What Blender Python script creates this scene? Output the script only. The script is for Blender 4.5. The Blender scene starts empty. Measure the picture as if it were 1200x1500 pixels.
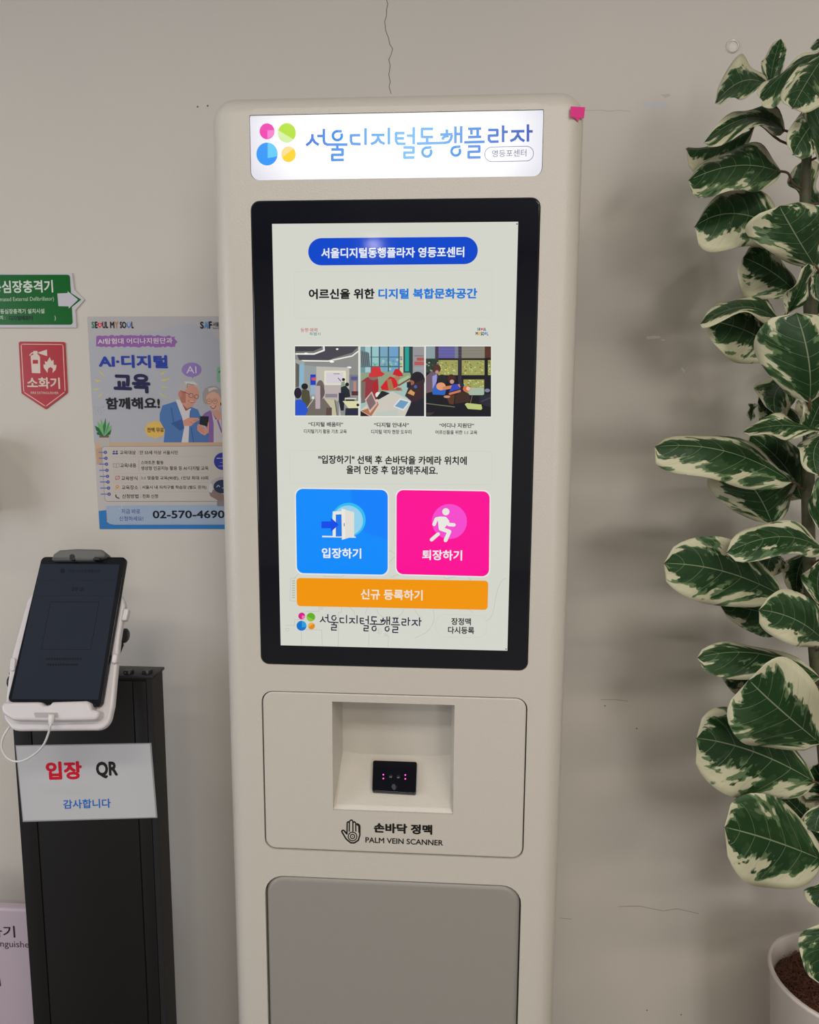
import bpy, bmesh, math, random
from mathutils import Vector, Matrix
from mathutils.geometry import tessellate_polygon
random.seed(7)
C = bpy.context.scene.collection
PI = math.pi

# ------------------------------------------------------------------ camera
# origin = centre of the kiosk's display; x right, y into the wall, z up; floor at z = -1.38
FPX = 1060.0
CAM = Vector((0.08435, -1.02474, 0.03844)); YAW, PITCH, ROLL = -0.05946, -0.13164, 0.00526
def cam_axes():
    cy, sy = math.cos(YAW), math.sin(YAW); cp, sp = math.cos(PITCH), math.sin(PITCH)
    f = Vector((sy*cp, cy*cp, sp)); r = Vector((cy, -sy, 0)); u = r.cross(f)
    cr, sr = math.cos(ROLL), math.sin(ROLL)
    return r*cr+u*sr, -r*sr+u*cr, f
CR, CU, CF = cam_axes()
cd = bpy.data.cameras.new('camera'); cam = bpy.data.objects.new('camera', cd); C.objects.link(cam)
cd.sensor_fit = 'VERTICAL'; cd.sensor_height = 36; cd.lens = FPX/1500*36; cd.clip_start = .02
cam.matrix_world = Matrix(((CR.x, CU.x, -CF.x, CAM.x), (CR.y, CU.y, -CF.y, CAM.y), (CR.z, CU.z, -CF.z, CAM.z), (0, 0, 0, 1)))
bpy.context.scene.camera = cam

# ------------------------------------------------------------------ world, lights, exposure
w = bpy.data.worlds.new('world'); bpy.context.scene.world = w; w.use_nodes = True
w.node_tree.nodes['Background'].inputs[0].default_value = (.62, .72, .9, 1)
w.node_tree.nodes['Background'].inputs[1].default_value = .6
vs = bpy.context.scene.view_settings
vs.view_transform = 'Standard'; vs.look = 'None'; vs.exposure = -.06; vs.gamma = 1; vs.use_curve_mapping = False
bpy.context.scene.cycles.use_denoising = True
bpy.context.scene.cycles.max_bounces = 8
FLOOR, CEIL, WALL = -1.38, 1.42, .42
XL, XR, YB = -2.9, 3.1, -5.6
def area(name, loc, rot, sx, sy, power, col, spread=PI):
    l = bpy.data.lights.new(name, 'AREA'); l.shape = 'RECTANGLE'; l.size = sx; l.size_y = sy
    l.energy = power; l.color = col; l.spread = spread
    o = bpy.data.objects.new(name, l); C.objects.link(o); o.location = loc; o.rotation_euler = rot; return o
area('daylight_at_window', (XL-.13, -1.9, .1), (0, -PI/2, 0), 1.5, 2.2, 48, (.84, .89, 1.0))
area('added_frontal_light', (2.2, YB-.13, .1), (PI/2, 0, 0), 1.2, 1.8, 62, (1.0, .97, .94))  # added frontal light behind the camera, brightens the scene evenly
# linear ceiling lights (centre, length along x, watts); their housings are built further down
PANELS = [(.95, -1.6, 1.2, 18), (-.50, -1.85, 1.2, 20), (.1, -3.0, 1.2, 22), (1.9, -2.6, 1.2, 12)]
# ceiling downlights (position, watts); built as lamps further down
DOWN = [(-.575, -5.03, 4), (1.55, -.8, 4), (-2.3, -4.6, 3), (.9, -4.3, 3), (-2.0, -.9, 3)]

# ------------------------------------------------------------------ colour and materials
def lin(c):
    f = lambda v: v/12.92 if v <= .04045 else ((v+.055)/1.055)**2.4
    return tuple(f(max(0, v)/255) for v in c[:3])
def mat(name, col, rough=.5, metal=0, spec=.5, emis=None, es=1, coat=0, bump=None, trans=0):
    m = bpy.data.materials.new(name); m.use_nodes = True; n = m.node_tree.nodes; b = n['Principled BSDF']
    b.inputs['Base Color'].default_value = (*col, 1); b.inputs['Roughness'].default_value = rough
    b.inputs['Metallic'].default_value = metal; b.inputs['Specular IOR Level'].default_value = spec
    b.inputs['Coat Weight'].default_value = coat; b.inputs['Coat Roughness'].default_value = .05
    b.inputs['Transmission Weight'].default_value = trans
    if emis: b.inputs['Emission Color'].default_value = (*emis, 1); b.inputs['Emission Strength'].default_value = es
    if bump:
        scale, strength, dist = bump
        t = n.new('ShaderNodeTexCoord'); k = n.new('ShaderNodeTexNoise'); k.inputs['Scale'].default_value = scale; k.inputs['Detail'].default_value = 3
        bp = n.new('ShaderNodeBump'); bp.inputs['Strength'].default_value = strength; bp.inputs['Distance'].default_value = dist
        L = m.node_tree.links; L.new(t.outputs['Object'], k.inputs['Vector']); L.new(k.outputs['Fac'], bp.inputs['Height']); L.new(bp.outputs['Normal'], b.inputs['Normal'])
    return m
def attr_mat(name, emissive, rough, spec=.5, coat=0):
    m = bpy.data.materials.new(name); m.use_nodes = True; n = m.node_tree.nodes; L = m.node_tree.links; b = n['Principled BSDF']
    a = n.new('ShaderNodeAttribute'); a.attribute_name = 'ink'
    b.inputs['Roughness'].default_value = rough; b.inputs['Specular IOR Level'].default_value = spec; b.inputs['Coat Weight'].default_value = coat
    if emissive:
        b.inputs['Base Color'].default_value = (.004, .004, .004, 1)
        L.new(a.outputs['Color'], b.inputs['Emission Color']); b.inputs['Emission Strength'].default_value = emissive
    else: L.new(a.outputs['Color'], b.inputs['Base Color'])
    return m
PAINT = mat('cream_powder_coat', (.590, .552, .487), .33, spec=.5, bump=(430, .45, .0010))
GREYPAINT = mat('grey_powder_coat', (.300, .280, .252), .42, bump=(430, .25, .0009))
BEZEL = mat('black_glass', (.006, .007, .012), .06, spec=.6)
BLACK = mat('black_plastic', (.012, .012, .013), .35)
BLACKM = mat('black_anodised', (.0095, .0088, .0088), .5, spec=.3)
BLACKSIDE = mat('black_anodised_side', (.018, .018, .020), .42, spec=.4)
GROOVE = mat('groove_dark', (.004, .004, .004), .7)
WHITEP = mat('white_plastic', (.66, .62, .63), .32)
CLIPG = mat('grey_rubber', (.13, .13, .125), .55)
PRINT = attr_mat('print_matte', 0, .55, .3)
GLOSSP = attr_mat('print_glossy', 0, .25, .35)
SCREEN = attr_mat('screen_lit', 1.0, .07, .5)
DIMSCREEN = attr_mat('screen_dim', 1.0, .12, .5)
SIGNLIT = attr_mat('sign_lit', 1.0, .25, .4)
PAPER = mat('paper', (.62, .62, .62), .5)
PINK = mat('pink_paper', lin((240, 60, 150)), .6)
LEDP = mat('pink_led', (.02, .0, .01), .3, emis=(1.0, .10, .50), es=2.2)
LENS = mat('lens_dark', (.03, .03, .035), .12)
LAMP = mat('lamp_diffuser', (.8, .8, .8), .4, emis=(1, .95, .88), es=45)
CABLE = mat('white_rubber', (.72, .70, .69), .4)
POTM = mat('pot_ceramic', (.62, .55, .49), .35)
EXTB = mat('lavender_plastic', (.52, .43, .49), .4)

# ------------------------------------------------------------------ planes and pixels of the photograph -> points on real surfaces
def ray(x, y): return CF + CR*((x-600)/FPX) - CU*((y-750)/FPX)
class Plane:
    def __init__(s, o, n, ex=None):
        s.o = Vector(o); s.n = Vector(n).normalized(); s.ex = Vector(ex or (1, 0, 0)).normalized()
        s.up = s.n.cross(s.ex).normalized()
        if s.up.z < 0: s.up = -s.up
    def at(s, x, y, off=0):
        d = ray(x, y); o = s.o + s.n*off; t = (o-CAM).dot(s.n)/d.dot(s.n); return CAM + d*t
    def uv(s, P): q = P-s.o; return q.dot(s.ex), q.dot(s.up)
    def P(s, u, v, off=0): return s.o + s.ex*u + s.up*v + s.n*off
KF = Plane((0, 0, 0), (0, -1, 0)); KW = Plane((0, WALL, 0), (0, -1, 0))
def cc(ox, oy, sc, pts): return [(ox+x/sc, oy+y/sc) for x, y in pts]

# ------------------------------------------------------------------ object helpers
def tag(o, label=None, cat=None, group=None, kind=None):
    for k, v in (('label', label), ('category', cat), ('group', group), ('kind', kind)):
        if v: o[k] = v
    return o
def empty(name, loc, label, cat, group=None):
    o = bpy.data.objects.new(name, None); C.objects.link(o); o.location = loc; o.empty_display_size = .05
    return tag(o, label, cat, group)
bpy.context.view_layer.update()
def link(name, me, m, parent=None, smooth=False):
    me.materials.append(m)
    if smooth:
        for p in me.polygons: p.use_smooth = True
    o = bpy.data.objects.new(name, me); C.objects.link(o)
    if parent is not None:
        p = parent; base = Vector((0, 0, 0))
        while p is not None: base += p.location; p = p.parent
        me.transform(Matrix.Translation(-base)); o.parent = parent
    return o
def mesh(name, V, F, m, parent=None, smooth=False):
    me = bpy.data.meshes.new(name); me.from_pydata([tuple(v) for v in V], [], F); me.update()
    return link(name, me, m, parent, smooth)
def frombm(name, bm, m, parent=None, smooth=False, angle=None):
    bmesh.ops.recalc_face_normals(bm, faces=bm.faces)
    me = bpy.data.meshes.new(name); bm.to_mesh(me); bm.free()
    o = link(name, me, m, parent, smooth)
    if angle: sharp(me, angle)
    return o
def sharp(me, ang):
    bm = bmesh.new(); bm.from_mesh(me)
    for f in bm.faces: f.smooth = True
    for e in bm.edges:
        if len(e.link_faces) == 2: e.smooth = e.calc_face_angle(0) < ang
    bm.to_mesh(me); bm.free()
def rr(pts, r, seg=6):      # rounds the corners of a polygon given as 2-D points
    out = []; n = len(pts); rs = r if isinstance(r, (list, tuple)) else [r]*n
    for i in range(n):
        p = Vector(pts[i]); a = Vector(pts[i-1])-p; b = Vector(pts[(i+1) % n])-p; ri = rs[i]
        if ri <= 0: out.append((p.x, p.y)); continue
        ang = a.angle(b); d = min(ri/math.tan(ang/2), a.length*.49, b.length*.49); rad = d*math.tan(ang/2)
        a.normalize(); b.normalize(); c = p+(a+b).normalized()*(rad/math.sin(ang/2))
        s = p+a*d-c; e = p+b*d-c; t = math.atan2(s.x*e.y-s.y*e.x, s.dot(e))
        for k in range(seg+1):
            q = t*k/seg; cs, sn = math.cos(q), math.sin(q)
            out.append((c.x+s.x*cs-s.y*sn, c.y+s.x*sn+s.y*cs))
    return out
def tess(loops):
    return tessellate_polygon([[Vector((x, y, 0)) for x, y in l] for l in loops])
def area2(l): return sum(l[i-1][0]*l[i][1]-l[i][0]*l[i-1][1] for i in range(len(l)))/2
def inset(l, d):
    s = 1 if area2(l) > 0 else -1; out = []; n = len(l)
    for i in range(n):
        a = Vector(l[i])-Vector(l[i-1]); b = Vector(l[(i+1) % n])-Vector(l[i])
        if a.length < 1e-9: a = b
        if b.length < 1e-9: b = a
        na = Vector((-a.y, a.x)).normalized()*s; nb = Vector((-b.y, b.x)).normalized()*s
        m = (na+nb); m = m/max(.3, m.length_squared/2) if m.length > 1e-6 else na
        out.append((l[i][0]+m.x*d, l[i][1]+m.y*d))
    return out
def plate(name, pl, outline, m, parent, front=0, back=-.01, bev=0, holes=(), hole_back=None, bs=4, smooth=True, backface=True):
    """solid plate in plane coordinates (u, v): front at offset `front`, back at `back`, rounded front edge, optional through-holes"""
    V = []; F = []
    rings = []
    for k in range(bs+1 if bev else 1):
        a = PI/2*k/bs if bev else 0
        d = bev*(1-math.sin(a)) if bev else 0; off = front-bev*(1-math.cos(a)) if bev else front
        rings.append((inset(outline, d) if d > 1e-9 else outline, off))
    rings.append((outline, back))
    loops = [rings[0][0]]+[list(h) for h in holes]
    flat = [p for l in loops for p in l]
    b0 = len(V); V += [pl.P(u, v, front) for u, v in flat]
    F += [tuple(b0+i for i in t) for t in tess(loops)]
    n = len(outline); nf = len(F)
    st = len(V)
    for r, off in rings: V += [pl.P(u, v, off) for u, v in r]
    for k in range(len(rings)-1):
        for i in range(n):
            a = st+k*n+i; b = st+k*n+(i+1) % n; F.append((a, b, b+n, a+n))
    hb = back if hole_back is None else hole_back
    for h in holes:
        s2 = len(V); hn = len(h); V += [pl.P(u, v, front) for u, v in h]+[pl.P(u, v, hb) for u, v in h]
        for i in range(hn): F.append((s2+i, s2+(i+1) % hn, s2+hn+(i+1) % hn, s2+hn+i))
    if backface:
        s3 = len(V); V += [pl.P(u, v, back) for u, v in outline]
        F += [tuple(s3+i for i in t) for t in tess([outline])]
    bm = bmesh.new(); vs_ = [bm.verts.new(v) for v in V]
    for f in F:
        if len(set(f)) >= 3:
            try: bm.faces.new([vs_[i] for i in f])
            except ValueError: pass
    return frombm(name, bm, m, parent, angle=.6 if smooth else None)
def pxp(pl, pts, off=0): return [pl.uv(pl.at(x, y, off)) for x, y in pts]
def tube(name, pts, r, m, parent=None, seg=8, caps=True, closed=False):
    P = [Vector(p) for p in pts]; n = len(P); V = []; F = []; prev = None
    for i in range(n):
        t = (P[min(i+1, n-1)]-P[max(i-1, 0)]).normalized()
        if prev is None: a = t.orthogonal().normalized()
        else: a = (prev-t*prev.dot(t)).normalized()
        prev = a; b = t.cross(a); ri = r[i] if isinstance(r, (list, tuple)) else r
        V += [P[i]+(a*math.cos(2*PI*k/seg)+b*math.sin(2*PI*k/seg))*ri for k in range(seg)]
    for i in range(n-1):
        for k in range(seg): F.append((i*seg+k, i*seg+(k+1) % seg, (i+1)*seg+(k+1) % seg, (i+1)*seg+k))
    if caps: F += [tuple(range(seg))[::-1], tuple((n-1)*seg+k for k in range(seg))]
    return mesh(name, V, F, m, parent, True)
def spline(pts, k=6):
    P = [Vector(p) for p in pts]; out = []
    for i in range(len(P)-1):
        a, b, c, d = P[max(i-1, 0)], P[i], P[i+1], P[min(i+2, len(P)-1)]
        for j in range(k):
            t = j/k; out.append(.5*((2*b)+(c-a)*t+(2*a-5*b+4*c-d)*t*t+(3*b-a-3*c+d)*t**3))
    out.append(P[-1]); return out
def box(name, lo, hi, m, parent=None, bev=0, seg=3):
    bm = bmesh.new(); bmesh.ops.create_cube(bm, size=1)
    for v in bm.verts: v.co = Vector([(lo[i]+hi[i])/2+v.co[i]*(hi[i]-lo[i]) for i in range(3)])
    if bev: bmesh.ops.bevel(bm, geom=bm.edges[:], offset=bev, segments=seg, affect='EDGES', profile=.5)
    return frombm(name, bm, m, parent, angle=.6 if bev else None)
def lathe(name, prof, c, m, parent=None, seg=40, axis='z', n_=None):
    V = []; F = []; n = len(prof); Q = n_.to_track_quat('Z', 'Y').to_matrix() if n_ is not None else None
    for k in range(seg):
        a = 2*PI*k/seg
        for r, h in prof:
            p = (r*math.cos(a), r*math.sin(a), h) if axis == 'z' else (h, r*math.cos(a), r*math.sin(a)) if axis == 'x' else (r*math.cos(a), h, r*math.sin(a))
            V.append(Vector(c)+(Q @ Vector(p) if Q else Vector(p)))
    for k in range(seg):
        for i in range(n-1): F.append((k*n+i, ((k+1) % seg)*n+i, ((k+1) % seg)*n+i+1, k*n+i+1))
    bm = bmesh.new(); vv = [bm.verts.new(v) for v in V]
    for f in F: bm.faces.new([vv[i] for i in f])
    bmesh.ops.remove_doubles(bm, verts=bm.verts, dist=1e-6)
    return frombm(name, bm, m, parent, angle=.8)

# ------------------------------------------------------------------ flat print: shapes and lettering on a plane
LAY = .000004
def ink_mesh(name, V, F, cols, m, parent):
    me = bpy.data.meshes.new(name); me.from_pydata([tuple(v) for v in V], [], F); me.update()
    a = me.color_attributes.new('ink', 'FLOAT_COLOR', 'CORNER'); buf = []
    for p, c in zip(me.polygons, cols): buf += [*c, 1.0]*p.loop_total
    a.data.foreach_set('color', buf)
    return link(name, me, m, parent)
class Pic:
    def __init__(s, name, pl, m, parent, off): s.name, s.pl, s.m, s.parent, s.off, s.k = name, pl, m, parent, off, 0; s.V = []; s.F = []; s.c = []; s.map = lambda x, y: (x, y)
    def crop(s, ox, oy, sc): s.map = lambda x, y: (ox+x/sc, oy+y/sc); s.sc = sc; return s
    def poly(s, pts, col, step=True, holes=()):
        loops = [[s.map(*p) for p in pts]]+[[s.map(*p) for p in h] for h in holes]
        if step: s.k += 1
        b = len(s.V); s.V += [s.pl.at(x, y, s.off+s.k*LAY) for l in loops for x, y in l]
        c = lin(col) if not callable(col) else None; fl = [p for l in loops for p in l]
        for t in tess(loops):
            s.F.append([b+i for i in t])
            s.c.append(c if c else lin(col(sum(fl[i][0] for i in t)/3, sum(fl[i][1] for i in t)/3)))
        return s
    def rect(s, x0, y0, x1, y1, col, r=0, **k):
        q = [(x0, y0), (x1, y0), (x1, y1), (x0, y1)]; return s.poly(rr(q, r) if r else q, col, **k)
    def disc(s, x, y, rx, col, ry=None, a0=0, a1=2*PI, n=28, **k):
        ry = ry or rx; pts = [(x+rx*math.cos(a0+(a1-a0)*i/n), y+ry*math.sin(a0+(a1-a0)*i/n)) for i in range(n+(1 if a1-a0 < 6.28 else 0))]
        if a1-a0 < 6.28 and k.pop('pie', False): pts.append((x, y))
        return s.poly(pts, col, **k)
    def ring(s, pts, wd, col, closed=True):
        pts = pts+[pts[0]] if closed else pts; return s.stroke(pts, wd, col, cap=False)
    def stroke(s, pts, wd, col, cap=True, curve=False):
        if curve: pts = [(p.x, p.y) for p in spline([(x, y, 0) for x, y in pts], 4)]
        s.k += 1; f = col if callable(col) else (lambda x, y: col)
        for (x0, y0), (x1, y1) in zip(pts, pts[1:]):
            d = Vector((x1-x0, y1-y0))
            if d.length < 1e-6: continue
            nseg = max(1, int(d.length/30)) if callable(col) else 1
            nn = Vector((-d.y, d.x)).normalized()*wd/2
            for j in range(nseg):
                a = Vector((x0, y0))+d*j/nseg; b = Vector((x0, y0))+d*(j+1)/nseg
                s.poly([a+nn, b+nn, b-nn, a-nn], f(*((a+b)/2)), step=False)
        s.k += .1
        for i, (x, y) in enumerate(pts):
            if cap or 0 < i < len(pts)-1: s.poly([(x+wd/2*math.cos(t*PI/5), y+wd/2*math.sin(t*PI/5)) for t in range(10)], f(x, y), step=False)
        s.k += .9
        return s
    def done(s, label=None):
        o = ink_mesh(s.name, s.V, s.F, s.c, s.m, s.parent)
        if label: o['label'] = label
        return o
def glyphs(s, bold=0, shear=0):
    cu = bpy.data.curves.new('t', 'FONT'); cu.body = s; cu.size = 1; cu.resolution_u = 3; cu.offset = bold; cu.shear = shear; cu.fill_mode = 'FRONT'
    o = bpy.data.objects.new('t', cu); C.objects.link(o); bpy.context.view_layer.update()
    me = o.evaluated_get(bpy.context.evaluated_depsgraph_get()).to_mesh()
    V = [(v.co.x, v.co.y) for v in me.vertices]; F = [tuple(p.vertices) for p in me.polygons]
    bpy.data.objects.remove(o); bpy.data.curves.remove(cu); return V, F
def text(pl, s, x0, y0, x1, y1, col, m, parent, off=.002, bold=.0, dyr=None, crop=None, name='lettering', rot90=False):
    """text whose drawn box runs from (x0,y0) top-left to x1 and bottom y1 at its left end, along the surface's own horizontal"""
    bold *= 1.25
    if crop: ox, oy, sc = crop; x0, x1 = ox+x0/sc, ox+x1/sc; y0, y1 = oy+y0/sc, oy+y1/sc; dyr = None if dyr is None else dyr/sc
    V, F = glyphs(s)
    a0 = min(v[0] for v in V); a1 = max(v[0] for v in V); b0 = min(v[1] for v in V); b1 = max(v[1] for v in V)
    BL = pl.at(x0, y1, off)
    if dyr is None: ex = pl.ex*((pl.at(x1, y1, off)-BL).dot(pl.ex))
    else: ex = pl.at(x1, y1+dyr, off)-BL
    uy = pl.up*((pl.at(x0, y0, off)-BL).dot(pl.up))
    a0 -= bold; a1 += bold; b0 -= bold; b1 += bold
    sh = [(0, 0)] if bold < .004 else [(bold*math.cos(t*PI/4), bold*math.sin(t*PI/4)) for t in range(8)] if bold > .012 else [(bold, 0), (-bold, 0), (0, bold), (0, -bold)]
    W = []; FF = []
    for k, (dx, dy) in enumerate(sh):
        b_ = len(W); W += [BL+ex*((x+dx-a0)/(a1-a0))+uy*((y+dy-b0)/(b1-b0))+pl.n*(k*.0000015) for x, y in V]; FF += [tuple(b_+i for i in f) for f in F]
    F = FF; cols = [lin(col)]*len(F)
    return ink_mesh(name, W, F, cols, m, parent)

# ================================================================== ROOM
def wallmat():
    m = mat('wall_paint', (.60, .565, .52), .62, spec=.35); n = m.node_tree.nodes; L = m.node_tree.links; b = n['Principled BSDF']
    t = n.new('ShaderNodeTexCoord'); k = n.new('ShaderNodeTexNoise'); k.inputs['Scale'].default_value = 2.2; k.inputs['Detail'].default_value = 5
    r = n.new('ShaderNodeValToRGB'); r.color_ramp.elements[0].position = .3; r.color_ramp.elements[1].position = .75
    r.color_ramp.elements[0].color = (.640, .600, .545, 1); r.color_ramp.elements[1].color = (.670, .625, .555, 1)
    L.new(t.outputs['Object'], k.inputs['Vector']); L.new(k.outputs['Fac'], r.inputs[0]); L.new(r.outputs[0], b.inputs['Base Color'])
    k2 = n.new('ShaderNodeTexNoise'); k2.inputs['Scale'].default_value = 160; k2.inputs['Detail'].default_value = 4
    k3 = n.new('ShaderNodeTexNoise'); k3.inputs['Scale'].default_value = 6
    ad = n.new('ShaderNodeMath'); ad.operation = 'MULTIPLY_ADD'; ad.inputs[1].default_value = 3.0
    bp = n.new('ShaderNodeBump'); bp.inputs['Strength'].default_value = .12; bp.inputs['Distance'].default_value = .001
    L.new(t.outputs['Object'], k2.inputs['Vector']); L.new(t.outputs['Object'], k3.inputs['Vector'])
    L.new(k3.outputs['Fac'], ad.inputs[0]); L.new(k2.outputs['Fac'], ad.inputs[2]); L.new(ad.outputs[0], bp.inputs['Height']); L.new(bp.outputs['Normal'], b.inputs['Normal'])
    return m
WALLM = wallmat()
FLOORM = mat('floor_tile', (.17, .15, .13), .35); CEILM = mat('ceiling_paint', (.20, .20, .21), .8); SIDEM = mat('side_wall_paint', (.42, .40, .38), .7)
def st(o): o['kind'] = 'structure'; return o
T = .12
wb = st(box('wall_back', (XL, WALL, FLOOR), (XR, WALL+T, CEIL), WALLM))
st(box('floor', (XL-T, YB-T, FLOOR-.1), (XR+T, WALL+T, FLOOR), FLOORM))
st(box('ceiling', (XL-T, YB-T, CEIL), (XR+T, WALL+T, CEIL+.1), CEILM))
st(box('wall_right', (XR, YB, FLOOR), (XR+T, WALL, CEIL), SIDEM))
PFW = Plane((0, YB, 0), (0, 1, 0))
st(plate('wall_front', PFW, [(XL, FLOOR), (XR, FLOOR), (XR, CEIL), (XL, CEIL)], SIDEM, None, 0, -T, holes=[[(1.6, -.8), (2.8, -.8), (2.8, 1.0), (1.6, 1.0)]], smooth=False, backface=False))
st(plate('added_window', PFW, [(1.6, -.8), (2.8, -.8), (2.8, 1.0), (1.6, 1.0)], mat('added_window_frame', (.2, .2, .2), .4), None, -.02, -.07,
         holes=[[(1.65, -.75), (2.17, -.75), (2.17, .95), (1.65, .95)], [(2.23, -.75), (2.75, -.75), (2.75, .95), (2.23, .95)]], smooth=False, backface=False))  # invented window, put in as the opening for the added frontal light
PX = Plane((XL, 0, 0), (1, 0, 0), (0, 1, 0))
wl = plate('wall_left', PX, [(YB, FLOOR), (WALL, FLOOR), (WALL, CEIL), (YB, CEIL)], SIDEM, None, 0, -T,
           holes=[[(-3.0, -.65), (-.8, -.65), (-.8, .85), (-3.0, .85)]], smooth=False, backface=False); st(wl)
wf = st(plate('window_1', PX, [(-3.0, -.65), (-.8, -.65), (-.8, .85), (-3.0, .85)], mat('window_frame_white', (.7, .7, .7), .4), None, -.02, -.07,
              holes=[[(-2.95, -.60), (-1.93, -.60), (-1.93, .80), (-2.95, .80)], [(-1.87, -.60), (-.85, -.60), (-.85, .80), (-1.87, .80)]], smooth=False, backface=False))

def downlight(x, y, wts):
    o = empty('ceiling_downlight', (x, y, CEIL), 'round recessed ceiling downlight in the dark ceiling', 'ceiling light', 'ceiling downlights')
    lathe('trim_ring', [(.062, -.001), (.085, -.001), (.088, -.006), (.060, -.010), (.062, -.001)], (x, y, CEIL), WHITEP, o, 28)
    lathe('diffuser', [(0, -.004), (.061, -.004), (.061, -.001), (0, -.001)], (x, y, CEIL), LAMP, o, 28)
    l = bpy.data.lights.new('downlight_bulb', 'AREA'); l.shape = 'DISK'; l.size = .16; l.energy = wts; l.color = (1, .93, .82); l.spread = PI*.86
    b = bpy.data.objects.new('downlight_bulb', l); C.objects.link(b); b.location = (0, 0, -.014); b.parent = o
for d in DOWN: downlight(*d)
for (x, y, ln_, wts) in PANELS:
    o = empty('linear_light', (x, y, CEIL), 'long white linear ceiling light out of the frame above', 'ceiling light', 'linear ceiling lights')
    box('housing', (x-ln_/2-.02, y-.12, CEIL-.05), (x+ln_/2+.02, y+.12, CEIL), WHITEP, o, .004)
    l = bpy.data.lights.new('light_strip', 'AREA'); l.shape = 'RECTANGLE'; l.size = ln_; l.size_y = .20; l.energy = wts; l.color = (1, .94, .85)
    b = bpy.data.objects.new('light_strip', l); C.objects.link(b); b.location = (0, 0, -.052); b.parent = o
cx_ = KW.at(1, 745).x; czt, czb = KW.at(1, 640).z, KW.at(1, 748).z
wc = empty('wall_box', (cx_-.16, WALL, (czt+czb)/2), 'grey wall box just past the left edge, under the red sign', 'wall box')
box('casing', (cx_-.32, WALL-.10, czb), (cx_, WALL, czt), mat('box_grey', (.3, .3, .3), .5), wc, .004); box('lid', (cx_-.315, WALL-.106, czb+.005), (cx_-.005, WALL-.0995, czt-.005), WHITEP, wc, .002)

# wall wear: hairline cracks, chips, scratches
def crack(px, w0, col=(60, 54, 48)):
    p = Pic('crack', KW, PRINT, wb, .0002); p.stroke(px, w0, col, cap=False); return p.done()
crack(cc(500, 0, 7.5, [(497, 0), (512, 45), (498, 100), (497, 175), (477, 235), (488, 335), (520, 420), (532, 485), (565, 535), (548, 600), (522, 655), (538, 720), (530, 775), (522, 820), (540, 900), (524, 950), (548, 1030)]), .75)
crack([(853, 161), (866, 162), (880, 161), (893, 163), (905, 161.5), (923, 163)], .35, (150, 142, 130))
crack(cc(820, 900, 2.5, [(150, 312), (205, 312), (250, 318)]), .45, (105, 97, 90))
crack(cc(820, 900, 2.5, [(215, 1070), (290, 1068), (340, 1078), (380, 1086), (430, 1078), (510, 1096)]), .45, (100, 92, 84))
crack(cc(820, 900, 2.5, [(0, 1112), (45, 1116)]), .4, (100, 92, 84))
ch = Pic('paint_chip', KW, PRINT, wb, .0002).crop(840, 280, 2.42)
for q in ([(258, 516), (285, 512), (305, 514), (312, 520), (280, 524), (262, 524)], [(310, 526), (324, 524), (326, 530), (314, 531)], [(380, 626), (388, 627), (396, 636), (393, 645), (386, 634)]): ch.poly(q, (238, 233, 224))
for q in ([(405, 715), (430, 699), (455, 735), (440, 752)],): ch.poly(q, (216, 209, 197))
ch.crop(940, 0, 3.75); ch.poly([(105, 520), (150, 516), (165, 524), (130, 538)], (196, 189, 178)); ch.poly([(0, 562), (120, 562), (145, 578), (130, 592), (20, 592)], (206, 204, 210))
for (x, y) in ((300, 1449), (327, 1476), (290, 560), (443, 1465)): pass
ch.crop(820, 900, 2.5)
for (x, y) in ((320, 1450), (445, 1466), (166, 335), (282, 418)): ch.disc(x, y, 2.5, (70, 64, 58), n=8)
ch.crop(0, 0, 3.53)
for (x, y) in ((1022, 552), (1074, 547)): ch.disc(x, y, 5, (110, 102, 95), n=8)
ch.done()
# clear adhesive pad
pd = KW.at(1073, 68); lathe('adhesive_pad', [(0, -.001), (.0085, -.001), (.0085, -.003), (.0105, -.0035), (.012, -.002), (.012, 0)], pd, mat('clear_gel', (.70, .66, .60), .12, spec=.7, bump=(300, .3, .001)), None, 20, 'y')
tag(C.objects['adhesive_pad'], 'small round clear adhesive pad stuck high on the wall above the plant', 'adhesive pad')

# ================================================================== KIOSK
HW, ZT = .2545, .4705
kiosk = empty('kiosk', (0, 0, FLOOR), 'tall cream self check-in kiosk with lit header, touchscreen and palm scanner', 'kiosk')
def q3(l, t, r, b): return [(l, b), (r, b), (r, t), (l, t)]
HEAD = rr(q3(-.1966, .4486, .1984, .3565), .012); BEZ = rr(q3(-.1975, .3300, .1975, -.3290), .0125)
SCN = rr(q3(-.1978, -.3703, .1986, -.6256), .0175); LOW = rr(q3(-.1990, -.6690, .1972, -1.215), .030)
outer = rr([(-HW, FLOOR+.03), (HW, FLOOR+.03), (HW, ZT), (-HW, ZT)], [.012, .012, .034, .034], 10)
shell = plate('cabinet_shell', KF, outer, PAINT, kiosk, 0, -.24, .030, holes=[HEAD, BEZ, SCN, LOW], hole_back=-.03, bs=10)
box('plinth', (-.24, .02, FLOOR), (.24, .24, FLOOR+.0305), BLACK, kiosk, .004)
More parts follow.
